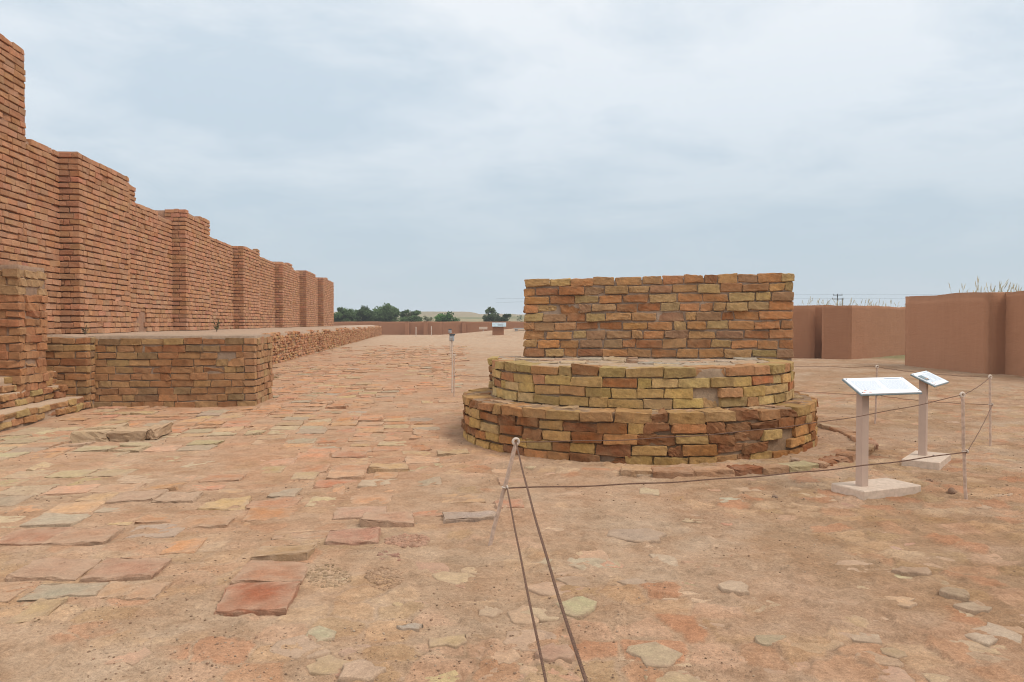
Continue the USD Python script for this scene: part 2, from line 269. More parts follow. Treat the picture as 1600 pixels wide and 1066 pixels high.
def build_ground():
    rr = [0.0, 0.5, 0.8, 1.1, 1.35]
    r = 1.5
    while r < 4200:
        rr.append(r); r *= 1 + (0.0058 if r < 16 else 0.010 if r < 60 else 0.02 if r < 160 else 0.03)
    rr = np.array(rr)
    th = np.concatenate([np.arange(-41, 41.01, 0.155), np.arange(44, 318.9, 3.5)])
    th = np.radians(th)
    R, T = np.meshgrid(rr, th, indexing='ij')
    x, y = R * np.sin(T), R * np.cos(T)
    z = ground_h(x, y)
    V = np.stack([x, y, z], -1).reshape(-1, 3)
    nr, nt = len(rr), len(th)
    i, j = np.meshgrid(np.arange(nr - 1), np.arange(nt), indexing='ij')
    a, b, c, d = i * nt + j, i * nt + (j + 1) % nt, (i + 1) * nt + (j + 1) % nt, (i + 1) * nt + j
    F = np.vstack([np.stack([a, d, c], -1).reshape(-1, 3), np.stack([a, c, b], -1).reshape(-1, 3)])
    F = F[np.linalg.norm(np.cross(V[F[:, 1]] - V[F[:, 0]], V[F[:, 2]] - V[F[:, 0]]), axis=1) > 1e-12]
    xx, yy = V[:, 0], V[:, 1]; q = np.hypot(xx, yy)
    pale, pink, brown = np.array([0.435, 0.302, 0.202]), np.array([0.425, 0.277, 0.180]), np.array([0.365, 0.232, 0.140])
    t1, t2 = fbm(xx, yy, 0.45, 5, 51)[:, None], fbm(xx, yy, 0.9, 5, 53)[:, None]
    col = pale + (pink - pale) * smooth(0.4, 0.6, t1)
    rightness = smooth(-0.5, 3.0, xx - 0.05 * yy)[:, None]
    col = col + (brown - col) * np.clip(smooth(0.42, 0.62, t2) * (0.25 + 0.65 * rightness), 0, 1)
    # the pavement's own brick dust, orange in streaks
    pm = (paved_mask(xx, yy) * smooth(6, 12, yy))[:, None]
    col = col + (np.array([0.47, 0.265, 0.160]) - col) * pm * (0.25 + 0.5 * smooth(0.42, 0.6, fbm(xx, yy, 0.8, 4, 57))[:, None])
    lum = (col @ np.array([0.3, 0.55, 0.15]))[:, None]; col = (lum + (col - lum) * 1.06) * 0.955
    gs, gi = ghosts(xx, yy)
    gpal = np.array([(0.47, 0.285, 0.185), (0.52, 0.365, 0.245), (0.45, 0.240, 0.150), (0.49, 0.325, 0.205), (0.40, 0.270, 0.165), (0.50, 0.33, 0.23)])
    gcol = 0.94 * (gpal + (gpal - gpal.mean(1, keepdims=True)) * 0.2)[(gi * 997 % len(gpal)).astype(int)]
    col = col + (gcol - col) * (gs * (1 - smooth(14, 26, yy)) * (1 - 0.6 * paved_mask(xx, yy)))[:, None] * 0.66
    # pale blown sand in the far yard
    fs = (smooth(28, 55, yy) * (1 - smooth(104, 106, yy)))[:, None]
    col = col + (np.array([0.50, 0.355, 0.24]) - col) * fs * 0.6
    # dry grass plain outside the perimeter wall
    out = np.clip(smooth(106, 112, yy) + smooth(15.6, 18, xx) * smooth(-5, 5, yy) + smooth(120, 140, q), 0, 1)[:, None]
    gz = fbm(xx, yy, 0.02, 4, 61)[:, None]; gz2 = fbm(xx * 0.25, yy, 0.11, 4, 63)[:, None]
    grass = np.array([0.165, 0.165, 0.070]) + (np.array([0.30, 0.245, 0.13]) - np.array([0.165, 0.165, 0.070])) * smooth(0.35, 0.62, gz * 0.5 + gz2 * 0.5)
    grass = grass + (np.array([0.31, 0.235, 0.15]) - grass) * smooth(380, 560, q)[:, None] * smooth(0.4, 0.6, gz)
    col = col + (grass - col) * out
    emit('ground', V, F, M_ground, None, vnormals(V, F), col, kind='structure', label='sandy beige ground of trodden dust and worn brick', )
build_ground()

# ------------------------------------------------------------------ bricks
def template(nx, ny, nz):
    """Surface of a box as a grid of lattice points, welded. Lattice index 0 and n-1 are the faces, 1 and n-2 the rounding's start."""
    ids, pts, F = {}, [], []
    def vid(i, j, k):
        if (i, j, k) not in ids: ids[(i, j, k)] = len(pts); pts.append((i, j, k))
        return ids[(i, j, k)]
    n = (nx, ny, nz)
    for ax in range(3):
        b, c = (ax + 1) % 3, (ax + 2) % 3
        for side in (0, n[ax] - 1):
            for p in range(n[b] - 1):
                for q in range(n[c] - 1):
                    def g(pp, qq):
                        t = [0, 0, 0]; t[ax] = side; t[b] = pp; t[c] = qq; return vid(*t)
                    quad = [g(p, q), g(p + 1, q), g(p + 1, q + 1), g(p, q + 1)]
                    if side == 0: quad = quad[::-1]
                    F += [[quad[0], quad[1], quad[2]], [quad[0], quad[2], quad[3]]]
    return np.array(pts), np.array(F), n
T_LOW, T_MID, T_HIGH = template(4, 4, 4), template(6, 4, 4), template(9, 6, 6)
T_PAVE = template(9, 9, 4)
def chamfer_template():
    v, ids = [], {}
    for sx in (-1, 1):
        for sy in (-1, 1):
            for sz in (-1, 1):
                for ax in range(3):
                    ids[(sx, sy, sz, ax)] = len(v); v.append((sx, sy, sz, ax))
    m = trimesh.convex.convex_hull(np.array([[s[k] * (1.0 if s[3] == k else 0.9) for k in range(3)] for s in v]))
    # keep our own vertex order
    pts = np.array([[s[k] * (1.0 if s[3] == k else 0.9) for k in range(3)] for s in v])
    idx = np.array([np.argmin(np.linalg.norm(pts - p, axis=1)) for p in m.vertices])
    return np.array(v), idx[m.faces]
CH_V, CH_F = chamfer_template()

class Lot:
    """Bricks of one part: centres, frames, sizes and tints, made into meshes in one go."""
    def __init__(s):
        s.rug = 0.0
        s.c, s.x, s.d, s.t, s.e = [], [], [], [], []
    def add(s, c, xdir, dims, tint, e=0.0):
        s.c.append(c); s.x.append(xdir); s.d.append(dims); s.t.append(tint); s.e.append(e)
    def build(s, tmpl, rad, rough, warp, g):
        c, x, d, e = np.array(s.c, float), np.array(s.x, float), np.array(s.d, float), np.array(s.e, float)
        n = len(c)
        zax = np.tile([0., 0, 1], (n, 1)) + 0
        x = x / np.linalg.norm(x, axis=1, keepdims=True)
        y = np.cross(zax, x); y /= np.linalg.norm(y, axis=1, keepdims=True); zax = np.cross(x, y)
        half = d / 2
        if tmpl is None:
            sg, ax = CH_V[:, :3].astype(float), CH_V[:, 3]
            r = np.minimum(rad, half.min(1) * 0.6)[:, None, None]
            loc = sg[None] * half[:, None, :]
            mask = (np.arange(3)[None, :] != ax[:, None])[None]
            loc = loc - sg[None] * r * mask
            F = CH_F
            u = sg[None] * np.ones((n, 1, 1))
        else:
            pts, F, nn = tmpl
            r = np.minimum(rad, half.min(1) * 0.7)
            loc = np.zeros((n, len(pts), 3))
            for k in range(3):
                m = nn[k]
                inner = np.linspace(-1, 1, m - 2)
                tab = np.zeros((n, m)); tab[:, 0] = -half[:, k]; tab[:, -1] = half[:, k]
                tab[:, 1:-1] = inner[None] * (half[:, k] - r)[:, None]
                loc[:, :, k] = tab[:, pts[:, k]]
            inn = np.clip(loc, -(half - r[:, None])[:, None], (half - r[:, None])[:, None])
            dd = loc - inn; ln = np.linalg.norm(dd, axis=2, keepdims=True)
            loc = inn + dd / np.maximum(ln, 1e-9) * r[:, None, None]
            u = loc / half[:, None, :]
        # the eight corners move on their own: no two bricks alike
        amp = (warp * (1 + 3 * e))[:, None, None]
        off = g.normal(size=(n, 8, 3)) * amp
        k8 = 0
        for sx in (-1, 1):
            for sy in (-1, 1):
                for sz in (-1, 1):
                    w = (1 + sx * u[..., 0]) * (1 + sy * u[..., 1]) * (1 + sz * u[..., 2]) / 8
                    loc = loc + w[..., None] * off[:, k8][:, None]; k8 += 1
        loc = loc + g.normal(size=loc.shape) * (rough * (1 + 2.5 * e))[:, None, None]
        if s.rug:
            q = (c[:, None] + loc) * 19.0 + np.arange(n)[:, None, None] * 3.7
            f = np.stack([meshkit.fbm(q, 3, 5), meshkit.fbm(q, 3, 15), meshkit.fbm(q, 3, 25)], -1) - 0.5
            loc = loc + 2 * f * (s.rug * (1 + 1.6 * e))[:, None, None]
        W = c[:, None] + loc[..., :1] * x[:, None] + loc[..., 1:2] * y[:, None] + loc[..., 2:] * zax[:, None]
        nv = W.shape[1]
        FF = (F[None] + (np.arange(n) * nv)[:, None, None]).reshape(-1, 3)
        N = vnormals(W.reshape(-1, 3), FF).reshape(n, nv, 3)
        return W, F, N
    def rims(s, tmpl, sand, g, amt, axes=(0, 1)):
        pts, F, nn = tmpl
        ed = np.zeros(len(pts))
        for k in axes: ed = np.maximum(ed, np.where((pts[:, k] <= 1) | (pts[:, k] >= nn[k] - 2), 1.0, np.where((pts[:, k] == 2) | (pts[:, k] == nn[k] - 3), 0.45, 0.0)))
        c = np.array(s.c); t = np.array(s.t)
        a = np.clip(ed[None] * amt * g.uniform(0.1, 1.25, (len(c), len(pts))) + 0.12 * g.random((len(c), 1)), 0, 0.95)[..., None]
        return t[:, None] * (1 - a) + np.array(sand) * a
    def emit(s, parent, mat, name='brick', single=10**6, tmpl=T_LOW, rad=0.012, rough=0.003, warp=0.006, seed=1, rest='brick_remainder', rug=0.0, sand=None, axes=(0, 1), amt=0.6):
        s.rug = rug
        if not s.c: return
        g = np.random.default_rng(seed)
        W, F, N = s.build(tmpl, rad, rough, warp, g)
        vt = s.rims(tmpl, sand, g, amt, axes) if sand is not None else np.repeat(np.array(s.t)[:, None], W.shape[1], 1)
        c, d = np.array(s.c), np.array(s.d)
        u, v = proj(c); yy = np.maximum(c[:, 1], 0.5)
        size = d[:, 0] * d[:, 2] / yy ** 2
        size = np.where((c[:, 1] > 0.5) & (u > -40) & (u < 1640) & (v < 1110), size, 0)
        order = np.argsort(-size, kind='stable')
        ones = [i for i in order[:single] if size[i] > 0]
        for i in ones: emit(name, W[i], F, mat, parent, None, vt[i])
        left = np.array([i for i in range(len(c)) if i not in set(ones)], int)
        if len(left):
            nv = W.shape[1]
            FF = (F[None] + (np.arange(len(left)) * nv)[:, None, None]).reshape(-1, 3)
            emit(rest, W[left].reshape(-1, 3), FF, mat, parent, None, vt[left].reshape(-1, 3), kind='stuff')

def vec3(p, z=0.0): return np.array([p[0], p[1], z])
def rich(c, k=1.18):
    c = np.asarray(c, float); l = c @ np.array([0.3, 0.55, 0.15]); return np.clip(l + (c - l) * k, 0.012, 0.9)
def pick(g, pal):
    w = np.array([p[0] for p in pal]); c = np.array(pal[g.choice(len(pal), p=w / w.sum())][1])
    return rich(np.clip(c * g.uniform(0.86, 1.14) * (1 + g.normal(size=3) * 0.03), 0.01, 0.9))
def lay(lot, p0, p1, nrm, z0, top, ch, bl, depth, g, pal, head=0.012, bed=0.018, odd0=0.0, odd1=0.0, even0=0.0, even1=0.0, proud=0.006, ero=0.1, skip=None, zcur=None):
    """Courses of bricks along p0-p1 whose faces lie in that line; nrm points out. top: a height, or a function of the distance along."""
    p0, p1, nrm = np.array(p0, float), np.array(p1, float), np.array(nrm, float)
    ln = np.linalg.norm(p1 - p0); dr = (p1 - p0) / ln
    tf = top if callable(top) else (lambda s: top)
    mx = max(tf(t) for t in np.linspace(0, ln, 9))
    k = 0
    while z0 + (k + 0.6) * ch < mx:
        a0, a1 = (even0, even1) if k % 2 == 0 else (odd0, odd1)
        s = a0; first = True
        while s < ln - a1 - 0.03:
            w = bl * g.uniform(0.82, 1.18) * (0.55 if (first and k % 2) else 1.0)
            if g.random() < 0.12: w *= 0.55
            first = False
            if ln - a1 - (s + w) < bl * 0.35: w = ln - a1 - s
            mid = s + w / 2
            zc = z0 + (k + 0.5) * ch
            if zc + ch * 0.35 < tf(mid) and not (skip and skip(mid, zc, k)):
                e = g.random() ** 3 if g.random() < ero else 0.0
                pr = g.normal() * proud - 0.03 * e
                dz = (zcur(mid) if zcur else 0.0)
                c = p0 + dr * mid - nrm * (depth / 2 - pr)
                t = g.normal() * 0.008
                lot.add([c[0], c[1], zc + dz + g.normal() * 0.002], [dr[0], dr[1], t], [max(w - head, 0.04), depth * g.uniform(0.97, 1.03), ch - bed * g.uniform(0.6, 1.4)], pick(g, pal), e)
            s += w
        k += 1
def rough_box(p0, p1, nrm, thick, z0, z1, seed=0, step=0.09, amp=0.012, ztop=None):
    """A solid box between p0 and p1 going back from the face by thick, its skin rough: mortar and fill behind the bricks."""
    p0, p1, nrm = np.array(p0, float), np.array(p1, float), np.array(nrm, float)
    ln = np.linalg.norm(p1 - p0); dr = (p1 - p0) / ln
    dims = np.array([ln, thick, 1.0])
    n = [int(np.clip(ln / step, 2, 60)) + 2, int(np.clip(thick / step, 2, 14)) + 2, int(np.clip((z1 - z0) / step, 2, 40)) + 2]
    pts, F, nn = template(*n)
    u = pts / (np.array(nn) - 1.0)
    top = np.full(len(u), float(z1)) if ztop is None else np.array([ztop(a * ln, b * thick) for a, b in u[:, :2]])
    xy = p0 + u[:, :1] * ln * dr - (1 - u[:, 1:2]) * thick * nrm
    # keep right-handed: local y must be up x dr
    yv = np.array([-dr[1], dr[0]])
    if np.dot(yv, nrm) < 0: F = F[:, ::-1]
    V = np.column_stack([xy, z0 + u[:, 2] * (top - z0)])
    q = V * 5.0
    for k in range(3): V[:, k] += (meshkit.fbm(q, 3, seed + 11 * k) - 0.5) * 2 * amp
    return V, F

# ------------------------------------------------------------------ long buttressed wall on the left
D = np.array([-0.109, 1.0]); D /= np.linalg.norm(D)
NN = np.array([D[1], -D[0]])
O = np.array([-7.5, 0.0])
def W(y, n): return O + D * (y / D[1]) + NN * n
PAL_WALL = [(5, (0.455, 0.246, 0.150)), (3, (0.47, 0.258, 0.160)), (1.2, (0.425, 0.222, 0.130)), (0.7, (0.475, 0.28, 0.18))]
PAL_YEL = [(5, (0.53, 0.36, 0.165)), (2, (0.55, 0.39, 0.205)), (1.5, (0.50, 0.275, 0.155)), (0.8, (0.38, 0.15, 0.075)), (1, (0.37, 0.26, 0.12))]
PAL_LOW = [(4, (0.49, 0.315, 0.14)), (2.5, (0.36, 0.165, 0.075)), (2, (0.255, 0.10, 0.046)), (2, (0.48, 0.245, 0.12)), (2.5, (0.53, 0.365, 0.18))]
PAL_SLAB = [(5, (0.49, 0.245, 0.12)), (3, (0.48, 0.285, 0.145)), (2, (0.49, 0.34, 0.175)), (2, (0.36, 0.155, 0.078)), (1.5, (0.35, 0.20, 0.125))]
PAL_LEDGE = [(4, (0.45, 0.240, 0.13)), (2, (0.47, 0.295, 0.155)), (2, (0.36, 0.165, 0.085)), (0.7, (0.28, 0.185, 0.105)), (0.7, (0.29, 0.125, 0.062))]
PAL_MORTAR = (0.33, 0.24, 0.175)
PAL_WMORT = (0.38, 0.205, 0.128)

zig = empty('buttressed_wall', None, 'long high salmon brick wall with stepped buttresses receding on the left', 'wall')
SECT = [('wall_section', 10.0, 15.62, -0.4, 7.12, 7.02), ('wall_section', 15.62, 17.0, -0.4, 5.28, 5.30), ('buttress', 17.0, 19.9, 0.0, 5.33, 5.29),
        ('wall_section', 19.9, 21.45, -0.4, 5.42, 5.38), ('wall_section', 21.45, 24.5, -0.4, 4.95, 4.80), ('buttress', 24.5, 27.3, 0.0, 5.16, 5.16),
        ('wall_section', 27.3, 32.2, -0.4, 4.70, 4.80), ('buttress', 32.2, 35.4, 0.0, 4.83, 4.85), ('wall_section', 35.4, 41.0, -0.4, 4.78, 4.80),
        ('buttress', 41.0, 44.0, 0.0, 4.82, 4.87), ('wall_section', 44.0, 49.0, -0.4, 4.86, 4.86), ('buttress', 49.0, 53.2, 0.0, 4.92, 4.94),
        ('wall_section', 53.2, 57.2, -0.4, 4.90, 4.9), ('buttress', 57.2, 63.6, 0.0, 4.96, 4.98)]
g = np.random.default_rng(11)
WBASE = 1.36
for i, (nm, y0, y1, n, t0, t1) in enumerate(SECT):
    part = empty(nm, zig)
    a, b = W(y0, n), W(y1, n); ln = np.linalg.norm(b - a)
    ph = g.uniform(0, 9)
    def top(s, t0=t0, t1=t1, ln=ln, ph=ph):
        return t0 + (t1 - t0) * s / ln + 0.05 * math.sin(s * 1.7 + ph) * math.sin(s * 0.9 + 2 * ph)
    lot = Lot()
    wear = lambda s, z, k: False
    if i == 4: wear = lambda s, z, k: 1.36 < z < 1.85 and 0.2 < s < 0.75          # the small hole at the foot
    lay(lot, a, b, NN, WBASE, top, 0.131, 0.35, 0.20, g, PAL_WALL, head=0.008, bed=0.026, proud=0.005, ero=0.16, odd0=0.21 if nm == 'buttress' else 0, skip=wear)
    if nm == 'buttress':
        back = W(y0, -0.62)
        lay(lot, back, a, -D, WBASE, top(0), 0.131, 0.30, 0.20, g, PAL_WALL, head=0.008, bed=0.027, even1=0.21, proud=0.006, ero=0.1)
    if y0 < 18:
        lot.emit(part, M_wall, single={0: 40, 1: 120, 2: 140}[i], tmpl=T_LOW, rad=0.009, rough=0.0024, warp=0.0045, seed=100 + i)
    else:
        lot.emit(part, M_wall, single={3: 30}.get(i, 0), tmpl=None if y0 > 30 else T_LOW, rad=0.010, rough=0.0024, warp=0.0045, seed=100 + i)
    e0 = 0.045 if nm == 'buttress' else -0.05
    zt = lambda s, d, top=top, i=i: top(s) - 0.05 + (0.38 * smooth(0.0, 1.3, np.array(1.6 - d)) if i == 4 else 0.0)
    ca, cb = a - NN * 0.042 + D * e0, b - NN * 0.042 + D * (-0.02 if nm == 'buttress' else 0.05)
    V, F = rough_box(ca, cb, NN, 1.55 if n < 0 else 1.95, WBASE - 0.12, 5, seed=200 + i, step=0.2 if y0 > 22 else 0.12, amp=0.010, ztop=zt)
    emit('wall_core', V, F, M_mortar, part, vnormals(V, F), PAL_WMORT)

# ------------------------------------------------------------------ ledge along the foot of the wall, projecting block, side wall, pier, steps
ledge = empty('brick_ledge', None, 'long low brick ledge running along the foot of the high wall', 'ledge')
lot = Lot(); g = np.random.default_rng(12)
N_L = 1.59
lay(lot, W(16.9, N_L), W(103, N_L), NN, -0.03, lambda s: 1.20 + 0.03 * math.sin(s * 1.1) + 0.02 * math.sin(s * 2.7), 0.125, 0.36, 0.2, g, PAL_LEDGE[:3] + [(4, (0.44, 0.235, 0.135))], proud=0.016, ero=0.45)
lay(lot, W(103, N_L - 3.0), W(103, N_L), D, -0.03, 1.2, 0.125, 0.36, 0.2, g, PAL_LEDGE, proud=0.012, ero=0.3)
lot.emit(ledge, M_wall, single=0, tmpl=None, rad=0.02, rough=0.006, warp=0.012, seed=301, rest='face_bricks')
V, F = rough_box(W(15.7, N_L - 0.05), W(103 - 0.04, N_L - 0.05), NN, 2.2, -0.3, 1.3, seed=31, step=0.3, amp=0.016, ztop=lambda s, d: 1.19 + 0.15 * min((N_L - 0.05 + 2.2 - 0.0 - d) / 1.5, 1) if False else 1.19 + 0.17 * float(smooth(0, 1.5, np.array(2.2 - d))))
emit('soil_top', V, F, M_soil, ledge, vnormals(V, F), (0.40, 0.27, 0.185))

block = empty('projecting_brick_block', None, 'square-ended low brick block jutting out from the ledge, yellowish and stained', 'brick block')
lot = Lot(); g = np.random.default_rng(13)
Bc = np.array([-5.02, 15.30]); Bl = Bc - NN * 3.10; Br = Bc + D * 1.75
btop = lambda s: 1.37
lay(lot, Bl, Bc, -D, -0.05, btop, 0.136, 0.37, 0.2, g, PAL_LEDGE, bed=0.016, odd1=0.21, proud=0.007, ero=0.18)
lay(lot, Bc, Br, NN, -0.05, btop, 0.136, 0.34, 0.2, g, [(4, (0.43, 0.235, 0.14)), (2, (0.43, 0.28, 0.155)), (1, (0.38, 0.19, 0.105))], bed=0.016, even0=0.21, proud=0.008, ero=0.22)
lot.emit(block, M_altar, tmpl=T_MID, rad=0.008, rough=0.003, warp=0.006, seed=302, rug=0.007, sand=(0.33, 0.185, 0.09), axes=(0, 2), amt=0.42)
V, F = rough_box(Bl + D * 0.03, Bc + D * 0.03 - NN * 0.035, -D, 1.70, -0.3, 1.352, seed=32, step=0.1, amp=0.012)
emit('mortar_core', V, F, M_mortar, block, vnormals(V, F), (0.37, 0.26, 0.18))

sidew = empty('stair_side_wall', None, 'short stained brick wall between the steps and the projecting block', 'wall')
lot = Lot(); g = np.random.default_rng(14)
Sc = np.array([at(135, 14.6), 14.6]); Sl = Sc - NN * 1.2; Sr = Sc + D * 0.6
lay(lot, Sl, Sc, -D, 0.0, 1.345, 0.134, 0.36, 0.2, g, PAL_LEDGE, bed=0.016, odd1=0.21, ero=0.2)
lay(lot, Sc, Sr, NN, 0.0, 1.345, 0.134, 0.33, 0.2, g, PAL_LEDGE, bed=0.016, even0=0.21, ero=0.2)
lot.emit(sidew, M_altar, tmpl=T_MID, rad=0.016, rough=0.0035, warp=0.007, seed=303, rug=0.007, sand=(0.33, 0.185, 0.09), axes=(0, 2), amt=0.42)
V, F = rough_box(Sl + D * 0.03, Sc + D * 0.03 - NN * 0.03, -D, 0.7, -0.3, 1.335, seed=33, step=0.1, amp=0.012)
emit('mortar_core', V, F, M_mortar, sidew, vnormals(V, F), (0.34, 0.235, 0.16))

pier = empty('brick_pier', None, 'weathered square brick pier rising beside the steps at the left edge', 'pier')
lot = Lot(); g = np.random.default_rng(15)
Pc = np.array([at(31, 13.0), 13.0]); Pl = Pc - NN * 0.95; Pr = Pc + D * 0.95
ptop = lambda s: 2.56 + 0.03 * math.sin(5 * s)
PAL_P = [(4, (0.42, 0.20, 0.11)), (2, (0.43, 0.235, 0.13)), (1, (0.37, 0.165, 0.088))]
lay(lot, Pl, Pc, -D, 0.44, ptop, 0.137, 0.45, 0.2, g, PAL_P, bed=0.012, odd1=0.21, proud=0.012, ero=0.3)
lay(lot, Pc, Pr, NN, 0.44, ptop, 0.137, 0.45, 0.2, g, PAL_P, bed=0.012, even0=0.21, proud=0.012, ero=0.3)
for k in range(3):   # yellower courses near the top
    pass
for q in range(len(lot.c)):
    if lot.c[q][2] > 2.1: lot.t[q] = np.array([0.46, 0.29, 0.145]) * g.uniform(0.85, 1.1)
lot.emit(pier, M_altar, tmpl=T_MID, rad=0.012, rough=0.004, warp=0.009, seed=304, rug=0.009, sand=(0.38, 0.195, 0.10), axes=(0, 2), amt=0.45)
V, F = rough_box(Pl + D * 0.03, Pc + D * 0.03 - NN * 0.03, -D, 0.9, 0.3, 2.57, seed=34, step=0.09, amp=0.014)
emit('mortar_core', V, F, M_mortar, pier, vnormals(V, F), (0.345, 0.215, 0.14))

steps = empty('brick_steps', None, 'worn brick steps climbing to the high wall at the left edge', 'steps')
g = np.random.default_rng(16)
n0 = (-6.37 + 7.5) * D[1]
zt = [0.0, 0.235, 0.465, 0.715, 0.95, 1.16, 1.36]
for k in range(6):
    st = empty('step', steps)
    n = n0 - (0.0, 0.35, 0.47, 0.82, 1.17, 1.52)[k]
    lot = Lot(); a, b = W(9.0, n), W(14.58 if k < 3 else 12.98, n)
    ch = (zt[k + 1] - zt[k]) / 2
    lay(lot, a, b, NN, zt[k] - 0.005, zt[k + 1] + 0.02, ch, 0.36, 0.24, g, [(3, (0.43, 0.235, 0.13)), (2, (0.43, 0.29, 0.145)), (2, (0.36, 0.18, 0.10))], bed=0.016, proud=0.02, ero=0.45)
    lot.emit(st, M_altar, tmpl=T_MID, rad=0.018, rough=0.004, warp=0.010, seed=310 + k, rug=0.010)
    V, F = rough_box(W(9.0, n - 0.04), W(14.58 if k < 3 else 12.98, n - 0.04), NN, 0.42, -0.2, zt[k + 1] - 0.004, seed=35 + k, step=0.08, amp=0.012)
    emit('mortar_core', V, F, M_soil, st, vnormals(V, F), (0.47, 0.32, 0.21))

# ------------------------------------------------------------------ round stepped altar with its back wall
altar = empty('round_stepped_altar', None, 'round two-tiered brick altar with a straight brick wall standing on top', 'altar')
def disc_core(c, r, z0, z1, seed, amp_side=0.014, amp_top=0.012):
    nt = 220; rr = np.concatenate([np.linspace(0.0, r - 0.02, 26), [r]]); zz = np.linspace(z1, z0, 12)[1:]
    th = np.linspace(0, 2 * np.pi, nt, endpoint=False)
    V, rows = [], []
    for q in rr: V.append(np.column_stack([c[0] + q * np.cos(th), c[1] + q * np.sin(th), np.full(nt, z1 - (0.012 if q == r else 0))]))
    for z in zz: V.append(np.column_stack([c[0] + r * np.cos(th), c[1] + r * np.sin(th), np.full(nt, z)]))
    V = np.array(V); m = len(V); V = V.reshape(-1, 3)
    i, j = np.meshgrid(np.arange(m - 1), np.arange(nt), indexing='ij')
    a, b, c_, d = i * nt + j, i * nt + (j + 1) % nt, (i + 1) * nt + (j + 1) % nt, (i + 1) * nt + j
    F = np.vstack([np.stack([a, d, c_], -1).reshape(-1, 3), np.stack([a, c_, b], -1).reshape(-1, 3)])
    F = F[(F[:, 0] != F[:, 1])]
    F = F[np.linalg.norm(np.cross(V[F[:, 1]] - V[F[:, 0]], V[F[:, 2]] - V[F[:, 0]]), axis=1) > 1e-12]
    n = meshkit.fbm(V * 7, 4, seed) - 0.5; side = np.hypot(V[:, 0] - c[0], V[:, 1] - c[1]) > r - 0.05
    V[:, 2] += n * 2 * amp_top * (V[:, 2] > z1 - 0.05)
    dirn = V[:, :2] - np.array(c); dirn /= np.maximum(np.linalg.norm(dirn, axis=1, keepdims=True), 1e-6)
    V[:, :2] += dirn * (n * 2 * amp_side * side)[:, None]
    return V, F
def ring(lot, c, r, th0, th1, z0, n, ch, bl, depth, g, pal, bed=0.012, head=0.010, proud=0.006, ero=0.25, recess=None, topdepth=None, toppal=None, hollow=None):
    for k in range(n):
        t = th0 + (g.random() * 0.5) * bl / r
        while t < th1:
            w = bl * g.uniform(0.80, 1.22)
            if g.random() < 0.14: w *= 0.55
            tm = t + w / r / 2
            e = g.random() ** 2 if g.random() < ero else 0.0
            pr = g.normal() * proud - 0.026 * e - (recess(tm) if recess else 0.0)
            if hollow and hollow(tm, k): pr -= 0.13
            dp = topdepth if (topdepth and k == n - 1) else depth
            rad = r + pr - dp / 2
            dr = np.array([-math.sin(tm), math.cos(tm)])
            p = toppal if (toppal and k == n - 1) else pal
            t_ = pick(g, p)
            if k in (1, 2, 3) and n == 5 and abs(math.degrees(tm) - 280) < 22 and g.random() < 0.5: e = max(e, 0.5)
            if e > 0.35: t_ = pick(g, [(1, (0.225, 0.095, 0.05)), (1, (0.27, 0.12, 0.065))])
            lot.add([c[0] + rad * math.cos(tm), c[1] + rad * math.sin(tm), z0 + (k + 0.5) * ch + g.normal() * 0.004], [dr[0], dr[1], g.normal() * 0.014],
                    [w - head - 0.004, dp, ch - bed * g.uniform(0.4, 1.9)], t_, e)
            t += w / r
g = np.random.default_rng(21)
lower = empty('lower_tier', altar)
lot = Lot()
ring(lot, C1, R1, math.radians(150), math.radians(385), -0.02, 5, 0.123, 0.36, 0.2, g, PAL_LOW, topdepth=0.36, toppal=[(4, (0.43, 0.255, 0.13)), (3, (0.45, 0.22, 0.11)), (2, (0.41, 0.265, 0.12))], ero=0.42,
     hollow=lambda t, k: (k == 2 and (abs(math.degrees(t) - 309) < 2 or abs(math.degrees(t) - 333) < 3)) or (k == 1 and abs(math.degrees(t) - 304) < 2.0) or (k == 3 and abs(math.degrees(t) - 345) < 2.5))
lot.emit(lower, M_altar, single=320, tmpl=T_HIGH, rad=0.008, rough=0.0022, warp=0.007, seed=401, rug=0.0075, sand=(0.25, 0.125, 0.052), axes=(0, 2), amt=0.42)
lot = Lot(); g = np.random.default_rng(232); t = math.radians(175)
while t < math.radians(368):
    w = g.uniform(0.26, 0.40); r = R2 + 0.02 + 0.09 * g.random(); tm = t + w / r / 2
    if g.random() < 0.8:
        lot.add([C1[0] + r * math.cos(tm), C1[1] + r * math.sin(tm), 0.582 - 0.04 + g.normal() * 0.006], [-math.sin(tm), math.cos(tm), g.normal() * 0.015], [w - 0.015, 0.24, 0.09], pick(g, [(3, (0.44, 0.29, 0.165)), (2, (0.42, 0.23, 0.13)), (1, (0.38, 0.28, 0.17))]), 0.3)
    t += w / r
lot.emit(lower, M_pave, name='top_brick', tmpl=T_PAVE, rad=0.01, rough=0.002, warp=0.007, seed=412, rug=0.008, sand=(0.38, 0.25, 0.155), amt=0.6)
V, F = disc_core(C1, R1 - 0.045, -0.3, 0.585, 41, 0.012)
emit('mortar_core', V, F, M_mortar, lower, vnormals(V, F), (0.27, 0.165, 0.092))
upper = empty('upper_tier', altar)
lot = Lot(); g = np.random.default_rng(22)
def rec(t):
    a = math.degrees(t); return 0.05 if 281.5 < a < 287.5 else (0.05 if 289.5 < a < 291.5 else 0.0)
ring(lot, C2, R2, math.radians(168), math.radians(372), 0.592, 4, 0.1225, 0.37, 0.2, g, PAL_YEL, topdepth=0.30, toppal=[(4, (0.43, 0.30, 0.145)), (2, (0.44, 0.23, 0.125)), (2, (0.40, 0.275, 0.13))], ero=0.10, recess=rec)
lot.emit(upper, M_altar, single=320, tmpl=T_HIGH, rad=0.007, rough=0.0018, warp=0.006, seed=402, rug=0.006, sand=(0.36, 0.22, 0.10), axes=(0, 2), amt=0.35)
